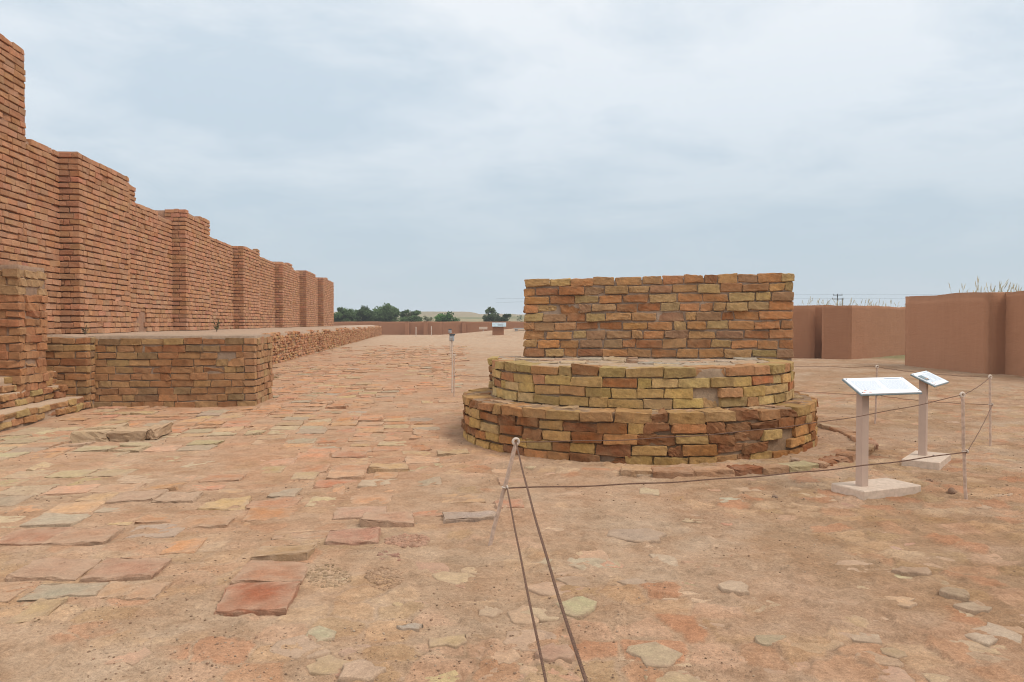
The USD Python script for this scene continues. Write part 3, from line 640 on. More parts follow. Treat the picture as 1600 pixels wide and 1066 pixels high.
V, F = disc_core(C2, R2 - 0.042, 0.5, 1.068, 42, 0.007, 0.014)
emit('mortar_core', V, F, M_mortar, upper, vnormals(V, F), (0.42, 0.30, 0.20))
lot = Lot(); g = np.random.default_rng(231)
for i in range(-7, 8):
    for j in range(-7, 2):
        p = C2 + np.array([0.989, -0.147]) * (i * 0.345 + 0.17 * (j % 2)) + np.array([0.147, 0.989]) * j * 0.335
        if np.hypot(*(p - C2)) < R2 - 0.42 and g.random() < 0.72:
            lot.add([p[0], p[1], 1.068 - 0.04 + g.normal() * 0.006 + 0.004], [0.989, -0.147, g.normal() * 0.012], [0.325, 0.315, 0.09], pick(g, [(3, (0.44, 0.31, 0.19)), (2, (0.42, 0.25, 0.155)), (2, (0.40, 0.33, 0.25))]), 0.3)
lot.emit(upper, M_pave, name='top_brick', tmpl=T_PAVE, rad=0.01, rough=0.002, warp=0.007, seed=411, rug=0.008, sand=(0.42, 0.32, 0.235), amt=0.6)
# straight stub at the left end of the upper tier
lot = Lot(); g = np.random.default_rng(23)
s0, s1 = np.array([-0.37, 11.95]), np.array([0.05, 11.88])
lay(lot, s0, s1, np.array([-0.165, -0.986]), 0.592, 1.09, 0.122, 0.30, 0.3, g, PAL_YEL[:3] + [(3, (0.35, 0.19, 0.11))], ero=0.2)
lot.emit(upper, M_altar, tmpl=T_HIGH, rad=0.014, rough=0.003, warp=0.007, seed=403)
V, F = rough_box(s0 + np.array([0.03, 0.04]), s1 + np.array([0, 0.04]), np.array([-0.165, -0.986]), 0.6, 0.5, 1.07, seed=43)
emit('mortar_core', V, F, M_mortar, upper, vnormals(V, F), (0.38, 0.29, 0.21))
# the straight wall on top
slab = empty('back_wall', altar)
lot = Lot(); g = np.random.default_rng(24)
A, B = np.array([0.18, 12.0]), np.array([4.105, 11.42])
dA = (B - A) / np.linalg.norm(B - A); nA = np.array([dA[1], -dA[0]])
LEN = np.linalg.norm(B - A)
stop_ = lambda s: 2.27 + 0.075 * s / LEN + 0.012 * math.sin(3.1 * s)
lay(lot, A, B, nA, 1.085, stop_, 0.1325, 0.345, 0.2, g, PAL_SLAB, bed=0.015, head=0.016, odd1=0.0, proud=0.009, ero=0.24, zcur=lambda s: 0.0)
backp = B - nA * 0.55
lay(lot, B - nA * 0.21, backp, dA, 1.085, 2.34, 0.1325, 0.33, 0.2, g, PAL_SLAB, bed=0.024, head=0.02, proud=0.01, ero=0.3)
lay(lot, A - nA * 0.55, A - nA * 0.21, -dA, 1.085, 2.27, 0.1325, 0.33, 0.2, g, PAL_SLAB, bed=0.024, head=0.02, proud=0.025, ero=0.4)
for q in range(len(lot.c)):   # scale the courses a little so that the wall rises to the right
    s = (np.array(lot.c[q][:2]) - A) @ dA
    lot.c[q][2] = 1.085 + (lot.c[q][2] - 1.085) * (1 + 0.055 * s / LEN)
lot.emit(slab, M_altar, single=320, tmpl=T_HIGH, rad=0.012, rough=0.0024, warp=0.008, seed=404, rug=0.009, sand=(0.40, 0.25, 0.14), axes=(0, 2), amt=0.38)
V, F = rough_box(A - nA * 0.032 + dA * 0.03, B - nA * 0.032 - dA * 0.02, nA, 0.53, 1.0, 2.25, seed=44, step=0.06, amp=0.011, ztop=lambda s, d: 2.215 + 0.075 * s / LEN)
emit('mortar_core', V, F, M_mortar, slab, vnormals(V, F), (0.46, 0.34, 0.25))

# ------------------------------------------------------------------ low ring of kerb bricks round the altar
kerb = empty('brick_kerb', None, 'low curved kerb of worn bricks in the ground around the altar', 'kerb')
lot = Lot(); g = np.random.default_rng(25)
ring(lot, C1, KR, math.radians(258), math.radians(372), -0.045, 1, 0.125, 0.40, 0.22, g, [(3, (0.38, 0.225, 0.14)), (2, (0.34, 0.185, 0.11)), (1, (0.36, 0.26, 0.17))], ero=0.2, proud=0.012)
for q in range(len(lot.c)):
    lot.c[q][2] += bh(lot.c[q][0], lot.c[q][1]) - 0.022 + g.normal() * 0.006
lot.emit(kerb, M_pave, tmpl=T_HIGH, rad=0.018, rough=0.003, warp=0.008, seed=405, rug=0.014)

# ------------------------------------------------------------------ brick pavement and flagstones
pave = empty('pavement', None, 'worn square brick paving half buried in pale dust', None, kind='structure')
PAL_PAVE = [(5, (0.46, 0.250, 0.148)), (3, (0.48, 0.295, 0.185)), (1.5, (0.44, 0.20, 0.112)), (1.2, (0.37, 0.295, 0.215)), (0.8, (0.42, 0.325, 0.20)), (1.2, (0.45, 0.31, 0.175))]
lot = Lot(); g = np.random.default_rng(26)
PITCH = 0.418
hand = []     # bricks placed one by one: (u, v of the near left corner, columns, tint, rise, rotation)
def hp(u, v, w, d, tint, rise=0.02, thick=0.09):
    p = on_ground(u, v); c = p + NN * w / 2 + D * d / 2
    hand.append((c, w, d, rich(tint, 1.08), rise, thick))
hp(325, 966, 0.42, 0.42, (0.33, 0.120, 0.066), 0.050); hp(357, 921, 0.42, 0.41, (0.36, 0.165, 0.095), 0.040); hp(390, 882, 0.40, 0.36, (0.37, 0.235, 0.13), 0.036)
hp(20, 944, 0.42, 0.30, (0.33, 0.28, 0.20), 0.020); hp(130, 943, 0.22, 0.27, (0.44, 0.27, 0.16), 0.022); hp(187, 941, 0.19, 0.25, (0.42, 0.235, 0.135), 0.022)
hp(-30, 983, 0.27, 0.42, (0.42, 0.29, 0.165), 0.020); hp(-110, 948, 0.40, 0.36, (0.43, 0.26, 0.16), 0.015)
hp(502, 858, 0.40, 0.33, (0.38, 0.185, 0.125), 0.030); hp(690, 820, 0.46, 0.28, (0.37, 0.285, 0.235), 0.045); hp(772, 797, 0.28, 0.26, (0.41, 0.185, 0.11), 0.028)
hp(-20, 855, 0.42, 0.4, (0.37, 0.19, 0.12), 0.016); hp(62, 855, 0.44, 0.42, (0.40, 0.235, 0.15), 0.016)
hp(160, 788, 0.42, 0.42, (0.41, 0.265, 0.18), 0.022); hp(235, 788, 0.36, 0.34, (0.42, 0.28, 0.19), 0.020); hp(268, 828, 0.40, 0.38, (0.42, 0.24, 0.14), 0.018)
hp(420, 848, 0.42, 0.2, (0.41, 0.25, 0.16), 0.012); hp(560, 828, 0.42, 0.4, (0.42, 0.24, 0.155), 0.014); hp(0, 912, 0.42, 0.4, (0.39, 0.24, 0.16), 0.008); hp(120, 912, 0.42, 0.40, (0.37, 0.20, 0.13), 0.008)
hp(520, 815, 0.42, 0.4, (0.43, 0.25, 0.17), 0.012); hp(780, 760, 0.4, 0.3, (0.42, 0.23, 0.14), 0.01)
for c, w, d, t, rise, thick in hand:
    top = bh(*c) + rise * 0.60 + 0.003
    lot.add([c[0], c[1], top - thick / 2], [NN[0], NN[1], g.normal() * 0.012], [w - 0.012, d - 0.012, thick], t, 0.35)
nhand = len(lot.c)
taken = np.array([h[0] for h in hand])
_i, _j = np.meshgrid(np.arange(-52, 14), np.arange(8, 200), indexing='ij')
_q = O + D * (_j * PITCH / D[1])[..., None] + NN * (_i * PITCH + 7.0)[..., None]
look = np.stack([paved_mask(_q[..., 0], _q[..., 1]), fbm(_q[..., 0], _q[..., 1], 0.55, 3, 71), base_h(_q[..., 0], _q[..., 1])], -1)
for j in range(8, 200):
    row_off = g.uniform(-0.06, 0.06)
    for i in range(-52, 14):
        n = i * PITCH + row_off; yy = j * PITCH
        p = W(yy, 0) + NN * (n + 7.0)
        x, y = p
        if y < 4.4 or abs(x / y) > 0.72: continue
        if np.hypot(*(p - C1)) < R1 + 0.25: continue
        if x + 0.109 * y < -6.35 and y < 15: continue
        if x + 0.109 * y < -5.95: continue
        if 14.9 < y < 17.1 and -8.2 < x < -4.9: continue
        if np.min(np.hypot(*(taken - p).T)) < 0.36: continue
        pm, cover, bhv = look[i + 52, j - 8]
        if g.random() > pm * 0.97: continue
        if cover < 0.41 and g.random() < 0.8: continue
        rise = -0.005 + 0.0042 * g.normal() + 0.020 * (cover - 0.5)
        if y > 13: rise += abs(g.normal()) * 0.006
        tint = pick(g, PAL_PAVE)
        if x < -3.4 and 6 < y < 12 and g.random() < 0.5: tint = pick(g, [(2, (0.425, 0.335, 0.205)), (1, (0.42, 0.315, 0.205)), (1, (0.46, 0.36, 0.24))])
        if y > 12 and g.random() < 0.4: tint = pick(g, [(1, (0.46, 0.225, 0.122)), (1, (0.45, 0.245, 0.145))])
        wx = PITCH - g.uniform(0.012, 0.035); wy = PITCH - g.uniform(0.012, 0.035)
        if g.random() < 0.15: wx *= 0.62
        e = 0.5 if g.random() < 0.25 else 0.1
        rot = g.normal() * 0.015
        d2 = NN + D * rot
        lot.add([x, y, bhv + rise - 0.04], [d2[0], d2[1], g.normal() * 0.014], [wx, wy, 0.08], tint, e)
lot.emit(pave, M_pave, name='paving_brick', single=300, tmpl=T_PAVE, rad=0.008, rough=0.0020, warp=0.006, seed=500, rug=0.007, sand=(0.435, 0.30, 0.20), rest='paving_remainder')

def flag_mesh(c, a, b, rot, top, g, thick=0.06, k=11):
    """An irregular flat stone with a worn rim, lying in the dust."""
    th = np.sort(np.linspace(0, 2 * np.pi, k, endpoint=False) + g.uniform(-0.26, 0.26, k))
    r = 1 + g.normal(size=k) * 0.2
    px = np.column_stack([a * r * np.cos(th), b * r * np.sin(th)])
    cr, sr = math.cos(rot), math.sin(rot); Rm = np.array([[cr, -sr], [sr, cr]])
    rings_ = [(0.45, 0.0), (0.9, -0.001), (0.98, -0.004), (1.0, -0.014), (1.0, -thick)]
    tilt = g.normal(size=2) * 0.02
    V = [[0, 0, 0]]
    for s, z in rings_:
        q = px * s
        V += [[*p, z + tilt @ p + g.normal() * 0.0022] for p in q]
    V = np.array(V); V[:, :2] = V[:, :2] @ Rm.T
    V[:, :2] += c; V[:, 2] += top
    F = [[0, 1 + i, 1 + (i + 1) % k] for i in range(k)]
    for m in range(len(rings_) - 1):
        o = 1 + m * k
        for i in range(k):
            i2 = (i + 1) % k
            F += [[o + i, o + k + i, o + k + i2], [o + i, o + k + i2, o + i2]]
    return V, np.array(F)
g = np.random.default_rng(27)
PAL_FLAG = [(3, (0.46, 0.315, 0.215)), (2, (0.45, 0.28, 0.19)), (2, (0.48, 0.35, 0.24)), (1, (0.39, 0.265, 0.175)), (0.4, (0.43, 0.32, 0.19)), (0.7, (0.45, 0.25, 0.17))]
flags = []
def fl(u, v, wpx, hpx, tint, rise=0.012, rot=0.0):
    p = on_ground(u, v); s = p[1] / F_
    flags.append((p, wpx * s / 2, hpx * p[1] ** 2 / (F_ * EYE) / 2, rot, rise, np.array(tint)))
fl(903, 958, 64, 26, (0.40, 0.35, 0.19), 0.030); fl(1000, 838, 92, 22, (0.37, 0.265, 0.19), 0.020); fl(700, 1008, 78, 20, (0.45, 0.31, 0.165), 0.014)
fl(505, 1048, 60, 26, (0.43, 0.30, 0.16), 0.016, 0.3); fl(560, 1058, 70, 30, (0.46, 0.31, 0.21), 0.012); fl(1208, 1008, 62, 18, (0.36, 0.28, 0.17), 0.024); fl(1030, 1030, 90, 34, (0.41, 0.31, 0.19), 0.016)
fl(1000, 920, 60, 14, (0.37, 0.265, 0.185), 0.012); fl(905, 915, 58, 18, (0.36, 0.235, 0.15), 0.014); fl(845, 1000, 58, 20, (0.40, 0.265, 0.18), 0.012); fl(865, 1030, 60, 28, (0.39, 0.215, 0.14), 0.012)
fl(1150, 925, 50, 20, (0.48, 0.345, 0.235), 0.010); fl(1500, 935, 44, 14, (0.33, 0.23, 0.14), 0.028); fl(1430, 898, 54, 12, (0.36, 0.225, 0.14), 0.026); fl(1560, 990, 80, 30, (0.49, 0.375, 0.27), 0.012)
fl(1360, 1000, 54, 22, (0.48, 0.35, 0.24), 0.010); fl(1140, 782, 40, 8, (0.45, 0.40, 0.28), 0.016); fl(920, 885, 70, 18, (0.44, 0.35, 0.235), 0.008); fl(855, 885, 50, 22, (0.44, 0.34, 0.22), 0.006)
fl(640, 985, 40, 10, (0.35, 0.30, 0.245), 0.012); fl(500, 995, 44, 26, (0.41, 0.35, 0.22), 0.012, 0.5); fl(1530, 955, 50, 14, (0.40, 0.29, 0.19), 0.020); fl(1040, 880, 50, 18, (0.47, 0.35, 0.24), 0.01)
nf = len(flags)
while len(flags) < 240:
    v = HZ + F_ * EYE / (1 / g.uniform(1 / 19.0, 1 / 3.0)) if False else g.uniform(640, 1075) if g.random() < 0.75 else g.uniform(560, 720)
    u = g.uniform(-20, 1620); p = on_ground(u, v)
    pm = float(paved_mask(np.array(p[0]), np.array(p[1])))
    if g.random() < pm * 0.93 or np.hypot(*(p - C1)) < R1 + 0.3: continue
    if p[1] > 24 or (p[0] + 0.109 * p[1] < -6.2): continue
    if p[0] < -0.6 and p[1] < 6 and g.random() < 0.55: continue
    if len(taken) and np.min(np.hypot(*(taken - p).T)) < 0.42: continue
    a = g.uniform(0.05, 0.17); flags.append((p, a, a * g.uniform(0.55, 1.0), g.uniform(0, 3.1), -0.007 + 0.005 * g.normal(), pick(g, PAL_FLAG)))
for i, (p, a, b, rot, rise, t) in enumerate(flags):
    V, F = flag_mesh(p, a, b, rot, bh(*p) + 0.008 + rise if i >= nf else max(gh(*p), bh(*p)) + rise * 0.8, g)
    flags[i] = (V, F, t, a * b / p[1] ** 3)
order = np.argsort([-f[3] for f in flags], kind='stable')
def frim(V, t, g):
    k = (len(V) - 1) // 5; a = np.concatenate([[0.1], np.repeat([0.15, 0.5, 0.8, 0.9, 0.9], k)])[:, None] * g.uniform(0.3, 1.2, (len(V), 1))
    return t * (1 - np.clip(a, 0, 1)) + np.array((0.43, 0.295, 0.195)) * np.clip(a, 0, 1)
for i in order[:170]:
    V, F, t, _ = flags[i]; emit('flagstone', V, F, M_pave, pave, vnormals(V, F), frim(V, t, g))
VV, FF, TT, o = [], [], [], 0
for i in order[170:]:
    V, F, t, _ = flags[i]; VV.append(V); FF.append(F + o); TT.append(np.broadcast_to(t, (len(V), 3))); o += len(V)
VV, FF = np.vstack(VV), np.vstack(FF); emit('flagstone_remainder', VV, FF, M_pave, pave, vnormals(VV, FF), np.vstack(TT), kind='stuff')

# raised pair of bricks on the pavement near the steps
rb = empty('raised_brick_slab', None, 'low raised slab of yellowish bricks lying on the paving before the steps', 'brick slab')
lot = Lot(); g = np.random.default_rng(28)
p = on_ground(108, 691); h0 = bh(*p)
for i, w in enumerate((0.47, 0.44)):
    for j in range(2):
        c = p + NN * (0.235 + 0.46 * i) + D * (0.2 + 0.41 * j)
        lot.add([c[0], c[1], h0 + 0.055 + g.normal() * 0.004], [NN[0], NN[1], g.normal() * 0.01], [w, 0.40, 0.14], np.array([(0.48, 0.335, 0.20), (0.46, 0.305, 0.18)][i]) * g.uniform(0.9, 1.08), 0.5)
c = p + NN * 1.0 + D * 0.45
lot.add([c[0], c[1], h0 + 0.05], [NN[0], NN[1], 0], [0.17, 0.62, 0.14], np.array((0.46, 0.30, 0.18)), 0.5)
lot.emit(rb, M_pave, tmpl=T_HIGH, rad=0.020, rough=0.003, warp=0.010, seed=510, rug=0.014)

# crumbled brick and loose pebbles
def lumps(g, pts, sizes, tints):
    ico = trimesh.creation.icosphere(1 if len(pts) < 400 else 0, 1.0); VV, FF, TT = [], [], []
    for q, (p, s, t) in enumerate(zip(pts, sizes, tints)):
        v = ico.vertices * (1 + g.normal(size=(len(ico.vertices), 1)) * 0.16) * np.array([1, g.uniform(0.6, 1), g.uniform(0.45, 0.8)]) * s
        a = g.uniform(0, 6.28); R = np.array([[math.cos(a), -math.sin(a), 0], [math.sin(a), math.cos(a), 0], [0, 0, 1]])
        VV.append(v @ R.T + p); FF.append(ico.faces + q * len(ico.vertices)); TT.append(np.broadcast_to(t, (len(v), 3)))
    return np.vstack(VV), np.vstack(FF), np.vstack(TT)
def rubble(u, v, wpx, hpx, n, size, tint, label, seed):
    g = np.random.default_rng(seed); pts, sz, tt = [], [], []
    for _ in range(n):
        a, r = g.uniform(0, 6.28), math.sqrt(g.random())
        p = on_ground(u + wpx / 2 * r * math.cos(a), v + hpx / 2 * r * math.sin(a)); s = size * (0.35 + 0.9 * g.random() ** 2)
        pts.append([*p, gh(*p) - s * 0.15]); sz.append(s); tt.append(np.array(tint) * g.uniform(0.8, 1.2))
    V, F, T = lumps(g, pts, sz, tt)
    emit('brick_rubble', V, F, M_pave, None, vnormals(V, F), T, label=label, cat='rubble', kind='stuff')
rubble(636, 850, 68, 22, 380, 0.020, (0.40, 0.21, 0.135), 'crumbled orange brick beside the red paving brick left of the leaning post', 61)
rubble(600, 908, 58, 36, 390, 0.015, (0.38, 0.235, 0.14), 'crumbled ochre brick patch below the other crumbled brick', 62)
rubble(615, 872, 50, 20, 14, 0.026, (0.33, 0.165, 0.115), 'few dark red brick chips scattered between the crumbled patches', 63)
rubble(512, 905, 74, 34, 330, 0.013, (0.36, 0.24, 0.14), 'ochre crumbs of brick against the dark red foreground brick', 64)
g = np.random.default_rng(65); M_ = 26000
v = np.where(g.random(M_) < 0.8, g.uniform(600, 1075, M_), g.uniform(545, 640, M_)); u = g.uniform(-30, 1630, M_)
py = F_ * EYE / (v - HZ); px = (u - 800) / F_ * py
ok = (np.hypot(px - C1[0], py - C1[1]) > R1 + 0.02) & (px + 0.109 * py > -6.3) & (fbm(px, py, 1.1, 3, 77) > 0.45)
px, py = px[ok][:11000], py[ok][:11000]
sz = 0.0028 * (1 + 2.4 * g.random(len(px)) ** 7) * np.where(py < 7, 1.0, 1.5)
pts = np.column_stack([px, py, ground_h(px, py) + sz * 0.2])
tt = np.array([(0.38, 0.25, 0.16), (0.32, 0.19, 0.12), (0.43, 0.31, 0.21), (0.22, 0.135, 0.085)])[g.integers(4, size=len(px))] * g.uniform(0.85, 1.1, (len(px), 1))
V, F, T = lumps(g, pts, sz, tt)
emit('pebbles', V, F, M_pave, None, vnormals(V, F), T, kind='stuff', label='small loose pebbles and brick crumbs strewn over the ground', cat='pebbles')
for k, (u, v, s, lab) in enumerate([(420, 0, 0, '')][:0]): pass
for u, v, s, t, lab in [(1419, 969 * 0 + 768, 0.05, (0.30, 0.165, 0.10), 'reddish stone lying just right of the front sign base'), (1490, 773, 0.05, (0.24, 0.135, 0.085), 'dark reddish stone lying near the right barrier post'),
                        (1455, 757, 0.03, (0.28, 0.16, 0.10), 'small brown stone between the two sign bases'), (1243, 728 + 0, 0.05, (0.42, 0.27, 0.18), 'pale broken brick chip on the dust at the altar foot'),
                        (1213, 777, 0.028, (0.22, 0.14, 0.10), 'single dark pebble on the sand left of the front sign base')]:
    g = np.random.default_rng(int(u)); p = on_ground(u, v); V, F, T = lumps(g, [[*p, gh(*p) + s * 0.3]], [s], [np.array(t)])
    emit('stone', V, F, M_pave, None, vnormals(V, F), T, label=lab, cat='stone')

# ------------------------------------------------------------------ mud plastered perimeter walls
def wall_run(name, pts, h, thick, label, seed, z0=-0.4, hend=None):
    """A rendered wall along a line of points; the face looks to the left of the walking direction... thickness goes to the right."""
    t = empty(name, None, label, 'wall')
    for k in range(len(pts) - 1):
        a, b = np.array(pts[k], float), np.array(pts[k + 1], float)
        ln = np.linalg.norm(b - a); dr = (b - a) / ln; nr = np.array([dr[1], -dr[0]])
        ha = h if np.isscalar(h) else h[k]; hb = h if np.isscalar(h) else h[k + 1]
        th = thick + 0.003 * k
        V, F = rough_box(a + dr * 0.0, b, nr, th, z0, 2.5, seed=seed + k, step=0.35, amp=0.022, ztop=lambda s, d, ha=ha, hb=hb, ln=ln: ha + (hb - ha) * s / ln + 0.035 * math.sin(1.3 * s + seed) * math.sin(0.47 * s + 2 * seed))
        emit('wall_segment', V, F, M_plaster, t, None if False else vnormals(V, F))
    return t
# face normal is (dr.y, -dr.x): walking with the yard on the right hand
far = wall_run('perimeter_wall', [(-60, 112), (-14, 107), (-9.5, 106.5), (4.5, 106.0)], 1.80, 0.5, 'far low brown mud-plastered wall closing the yard before the trees', 71)
for u in (636, 665, 725):
    x = at(u, 106.3); b = trimesh.creation.box([0.5, 0.25, 2.3]); b.apply_translation([x, 106.25, 0.66]); emit_tm('pilaster', b, M_plaster, far)
wl = wall_run('yard_wall', [(9.0, 37.6), (at(1275, 35.4), 35.55)], 2.42, 0.6, 'brown mud-plastered wall with a corner directly right of the altar', 81)
def more(t, pts, hs, seed, thick=0.6):
    for k in range(len(pts) - 1):
        a, b = np.array(pts[k], float), np.array(pts[k + 1], float)
        ln = np.linalg.norm(b - a); dr = (b - a) / ln; nr = np.array([dr[1], -dr[0]])
        V, F = rough_box(a, b, nr, thick + 0.003 * k, -0.4, 2.5, seed=seed + k, step=0.14, amp=0.026, ztop=lambda s, d, k=k, ln=ln: hs[k] + (hs[k + 1] - hs[k]) * s / ln + 0.03 * math.sin(2.1 * s + seed) * math.sin(0.9 * s + 2 * seed))
        emit('wall_segment', V, F, M_plaster, t, vnormals(V, F))
x0 = at(1278, 35.2)
more(wl, [(x0 - 0.35, 35.85), (x0 + 0.9, 35.85)], (2.40, 2.40), 84, 0.4)
more(wl, [(x0 + 0.12, 35.05), (14.9, 34.4)], (2.41, 2.39), 85)
more(wl, [(14.88, 34.43), (21.5, 41.2)], (2.39, 2.39), 86)
wr = wall_run('gate_wall', [(14.9, 29.7), (14.9, 24.5)], (2.61, 2.56), 1.2, 'nearer brown mud-plastered wall block with pilaster at the right edge', 91)
more(wr, [(15.42, 24.62), (15.42, 11.0)], (2.56, 2.5), 94, 0.7)

# ------------------------------------------------------------------ rope barrier
def tube(pts, r, sides=8, caps=True):
    p = np.array(pts, float); r = np.broadcast_to(r, (len(p),))
    t = np.gradient(p, axis=0); t /= np.linalg.norm(t, axis=1, keepdims=True)
    ref = np.where(np.abs(t[:, 2:]) < 0.9, [[0, 0, 1.0]], [[1.0, 0, 0]])
    a = np.cross(t, ref); a /= np.linalg.norm(a, axis=1, keepdims=True); b = np.cross(t, a)
    an = np.arange(sides) * 2 * np.pi / sides
    V = (p[:, None] + r[:, None, None] * (np.cos(an)[None, :, None] * a[:, None] + np.sin(an)[None, :, None] * b[:, None])).reshape(-1, 3)
    i, j = np.meshgrid(np.arange(len(p) - 1), np.arange(sides), indexing='ij')
    q = [i * sides + j, i * sides + (j + 1) % sides, (i + 1) * sides + (j + 1) % sides, (i + 1) * sides + j]
    F = np.vstack([np.stack([q[0], q[2], q[1]], -1).reshape(-1, 3), np.stack([q[0], q[3], q[2]], -1).reshape(-1, 3)])
    V = np.vstack([V, p[0], p[-1]]); n = len(V); m = len(p) - 1
    F = np.vstack([F, [[n - 2, k, (k + 1) % sides] for k in range(sides)], [[n - 1, m * sides + (k + 1) % sides, m * sides + k] for k in range(sides)]])
    return trimesh.Trimesh(V, F, process=False)
def torus(c, R, r, axis, n=18, s=8):
    c, ax = np.array(c, float), np.array(axis, float); ax /= np.linalg.norm(ax)
    a = np.cross(ax, [0, 0, 1.0] if abs(ax[2]) < 0.9 else [1.0, 0, 0]); a /= np.linalg.norm(a); b = np.cross(ax, a)
    an = np.linspace(0, 2 * np.pi, n, endpoint=False); bn = np.linspace(0, 2 * np.pi, s, endpoint=False)
    d = np.cos(an)[:, None] * a + np.sin(an)[:, None] * b
    V = (c + R * d[:, None] + r * (np.cos(bn)[None, :, None] * d[:, None] + np.sin(bn)[None, :, None] * ax)).reshape(-1, 3)
    i, j = np.meshgrid(np.arange(n), np.arange(s), indexing='ij')
    q = [i * s + j, ((i + 1) % n) * s + j, ((i + 1) % n) * s + (j + 1) % s, i * s + (j + 1) % s]
    F = np.vstack([np.stack([q[0], q[1], q[2]], -1).reshape(-1, 3), np.stack([q[0], q[2], q[3]], -1).reshape(-1, 3)])
    return trimesh.Trimesh(V, F, process=False)
POSTS = {}
def post(key, base, top, low, label, r=0.015, group=None):
    b = np.array([base[0], base[1], gh(*base) - 0.05]); t = np.array(top, float)
    pr = empty('barrier_post', None, label, 'barrier post', group)
    v = t - b; g = np.random.default_rng(abs(hash(key)) % 1000 if False else len(POSTS) + 3)
    n = 14; pts = [b + v * k / (n - 1) + np.append(g.normal(size=2) * 0.0018, 0) for k in range(n)]
    emit_tm('post_shaft', tube(pts, r, 10), M_post, pr, True)
    side = np.array([0.3, -0.95, 0])
    tp = t + np.array([0, 0, 0.012])
    emit_tm('eye_ring', torus(tp, 0.021, 0.0105, side), M_knot, pr, True)
    lp = b + v * ((low - b[2]) / v[2])
    emit_tm('hook', cat_([torus(lp + np.array([0.018, -0.012, 0]), 0.014, 0.006, [1, 0.2, 0.1]), torus(lp, r + 0.004, 0.005, v)]), M_knot, pr, True)
    POSTS[key] = (tp, lp + np.array([0.018, -0.016, 0]))
p1 = on_ground(762, 858)
post('a', p1, (at(806, 5.56), 5.56, 0.745), 0.43, 'leaning pinkish barrier post with a ring on top in the centre foreground')
post('b', on_ground(1513, 781), (at(1505, 7.05), 7.05, 0.94), 0.44, 'upright barrier post at the right, standing right of the two signs')
post('c', on_ground(1550, 701), (at(1548, 10.0), 10.0, 0.90), 0.56, 'barrier post behind the second sign near the right edge')
post('d', (at(1369, 12.5), 12.5), (at(1371, 12.5), 12.5, 0.89), 0.45, 'thin barrier post seen behind the larger front sign')
post('e', (at(709, 17.0), 17.0), (at(710, 17.0), 17.0, 0.89), 0.46, 'pale thin barrier post on the yard left of the altar, under the lamp')
POSTS['z'] = (np.array([0.30, -0.75, 0.90]), np.array([0.29, -0.75, 0.45]))
POSTS['f'] = (np.array([3.4, 17.2, 0.9]), np.array([3.4, 17.2, 0.46]))
for u, lab in ((650, 'left one of two faint pale posts before the far wall'), (674, 'right one of two faint pale posts before the far wall')):
    x = at(u, 84); h0 = gh(x, 84); b = empty('marker_post', None, lab, 'post')
    emit_tm('post_shaft', tube([(x, 84, h0 - 0.1), (x, 84, h0 + 0.5), (x, 84, h0 + 0.95)], 0.045, 8), M_knot, b, True)
    emit_tm('cap', trimesh.creation.icosphere(1, 0.06).apply_translation([x, 84, h0 + 0.97]), M_knot, b, True)
def rope(p, q, sag, label, r=0.0052, strands=False):
    p, q = np.array(p), np.array(q); n = 60
    t = np.linspace(0, 1, n); pts = p + (q - p) * t[:, None]; pts[:, 2] -= sag * 4 * t * (1 - t)
    pts[:, 2] += 0.003 * np.sin(t * 37 + sag * 90)
    if strands:
        n = int(np.linalg.norm(q - p) / 0.0065); tt = np.linspace(0, 1, n); c = np.column_stack([np.interp(tt, t, pts[:, k]) for k in range(3)])
        d = (q - p) / np.linalg.norm(q - p); a = np.cross(d, [0, 0, 1.0]); a /= np.linalg.norm(a); b = np.cross(d, a); ph = tt * np.linalg.norm(q - p) / 0.045 * 2 * np.pi
        m = cat_([tube(c + 0.52 * r * (np.cos(ph + o)[:, None] * a + np.sin(ph + o)[:, None] * b), 0.58 * r, 6) for o in (0.0, 2.094, 4.189)])
    else:
        m = tube(pts, r, 7)
    emit_tm('rope', m, M_rope, None, True, label=label, cat='rope')
rope(POSTS['a'][0], POSTS['z'][0], 0.135, 'upper brown rope running from the leaning post towards the viewer', strands=True)
rope(POSTS['a'][1], POSTS['z'][1], 0.055, 'lower brown rope running from the leaning post towards the viewer', strands=True)
rope(POSTS['a'][0], POSTS['b'][0], 0.11, 'upper rope crossing before the altar to the right barrier post', 0.0036)
rope(POSTS['a'][1], POSTS['b'][1], 0.065, 'lower rope crossing the ground before the altar to the right barrier post', 0.0055)
rope(POSTS['b'][0], POSTS['c'][0], 0.02, 'upper rope from the right barrier post back to the next one', 0.0036)
rope(POSTS['b'][1], POSTS['c'][1], 0.025, 'lower rope from the right barrier post back to the next one', 0.0036)
rope(POSTS['c'][0], POSTS['d'][0], 0.03, 'upper rope passing behind the two signs', 0.0036)
rope(POSTS['c'][1], POSTS['d'][1], 0.03, 'lower rope passing behind the two sign posts', 0.0036)
rope(POSTS['d'][0], POSTS['f'][0], 0.08, 'upper rope going left behind the altar wall from the thin post', 0.0036)
rope(POSTS['d'][1], POSTS['f'][1], 0.08, 'lower rope going left behind the altar from the thin post', 0.0036)
rope(POSTS['f'][1], POSTS['e'][1], 0.03, 'thin rope reaching the pale post left of the altar', 0.0036)

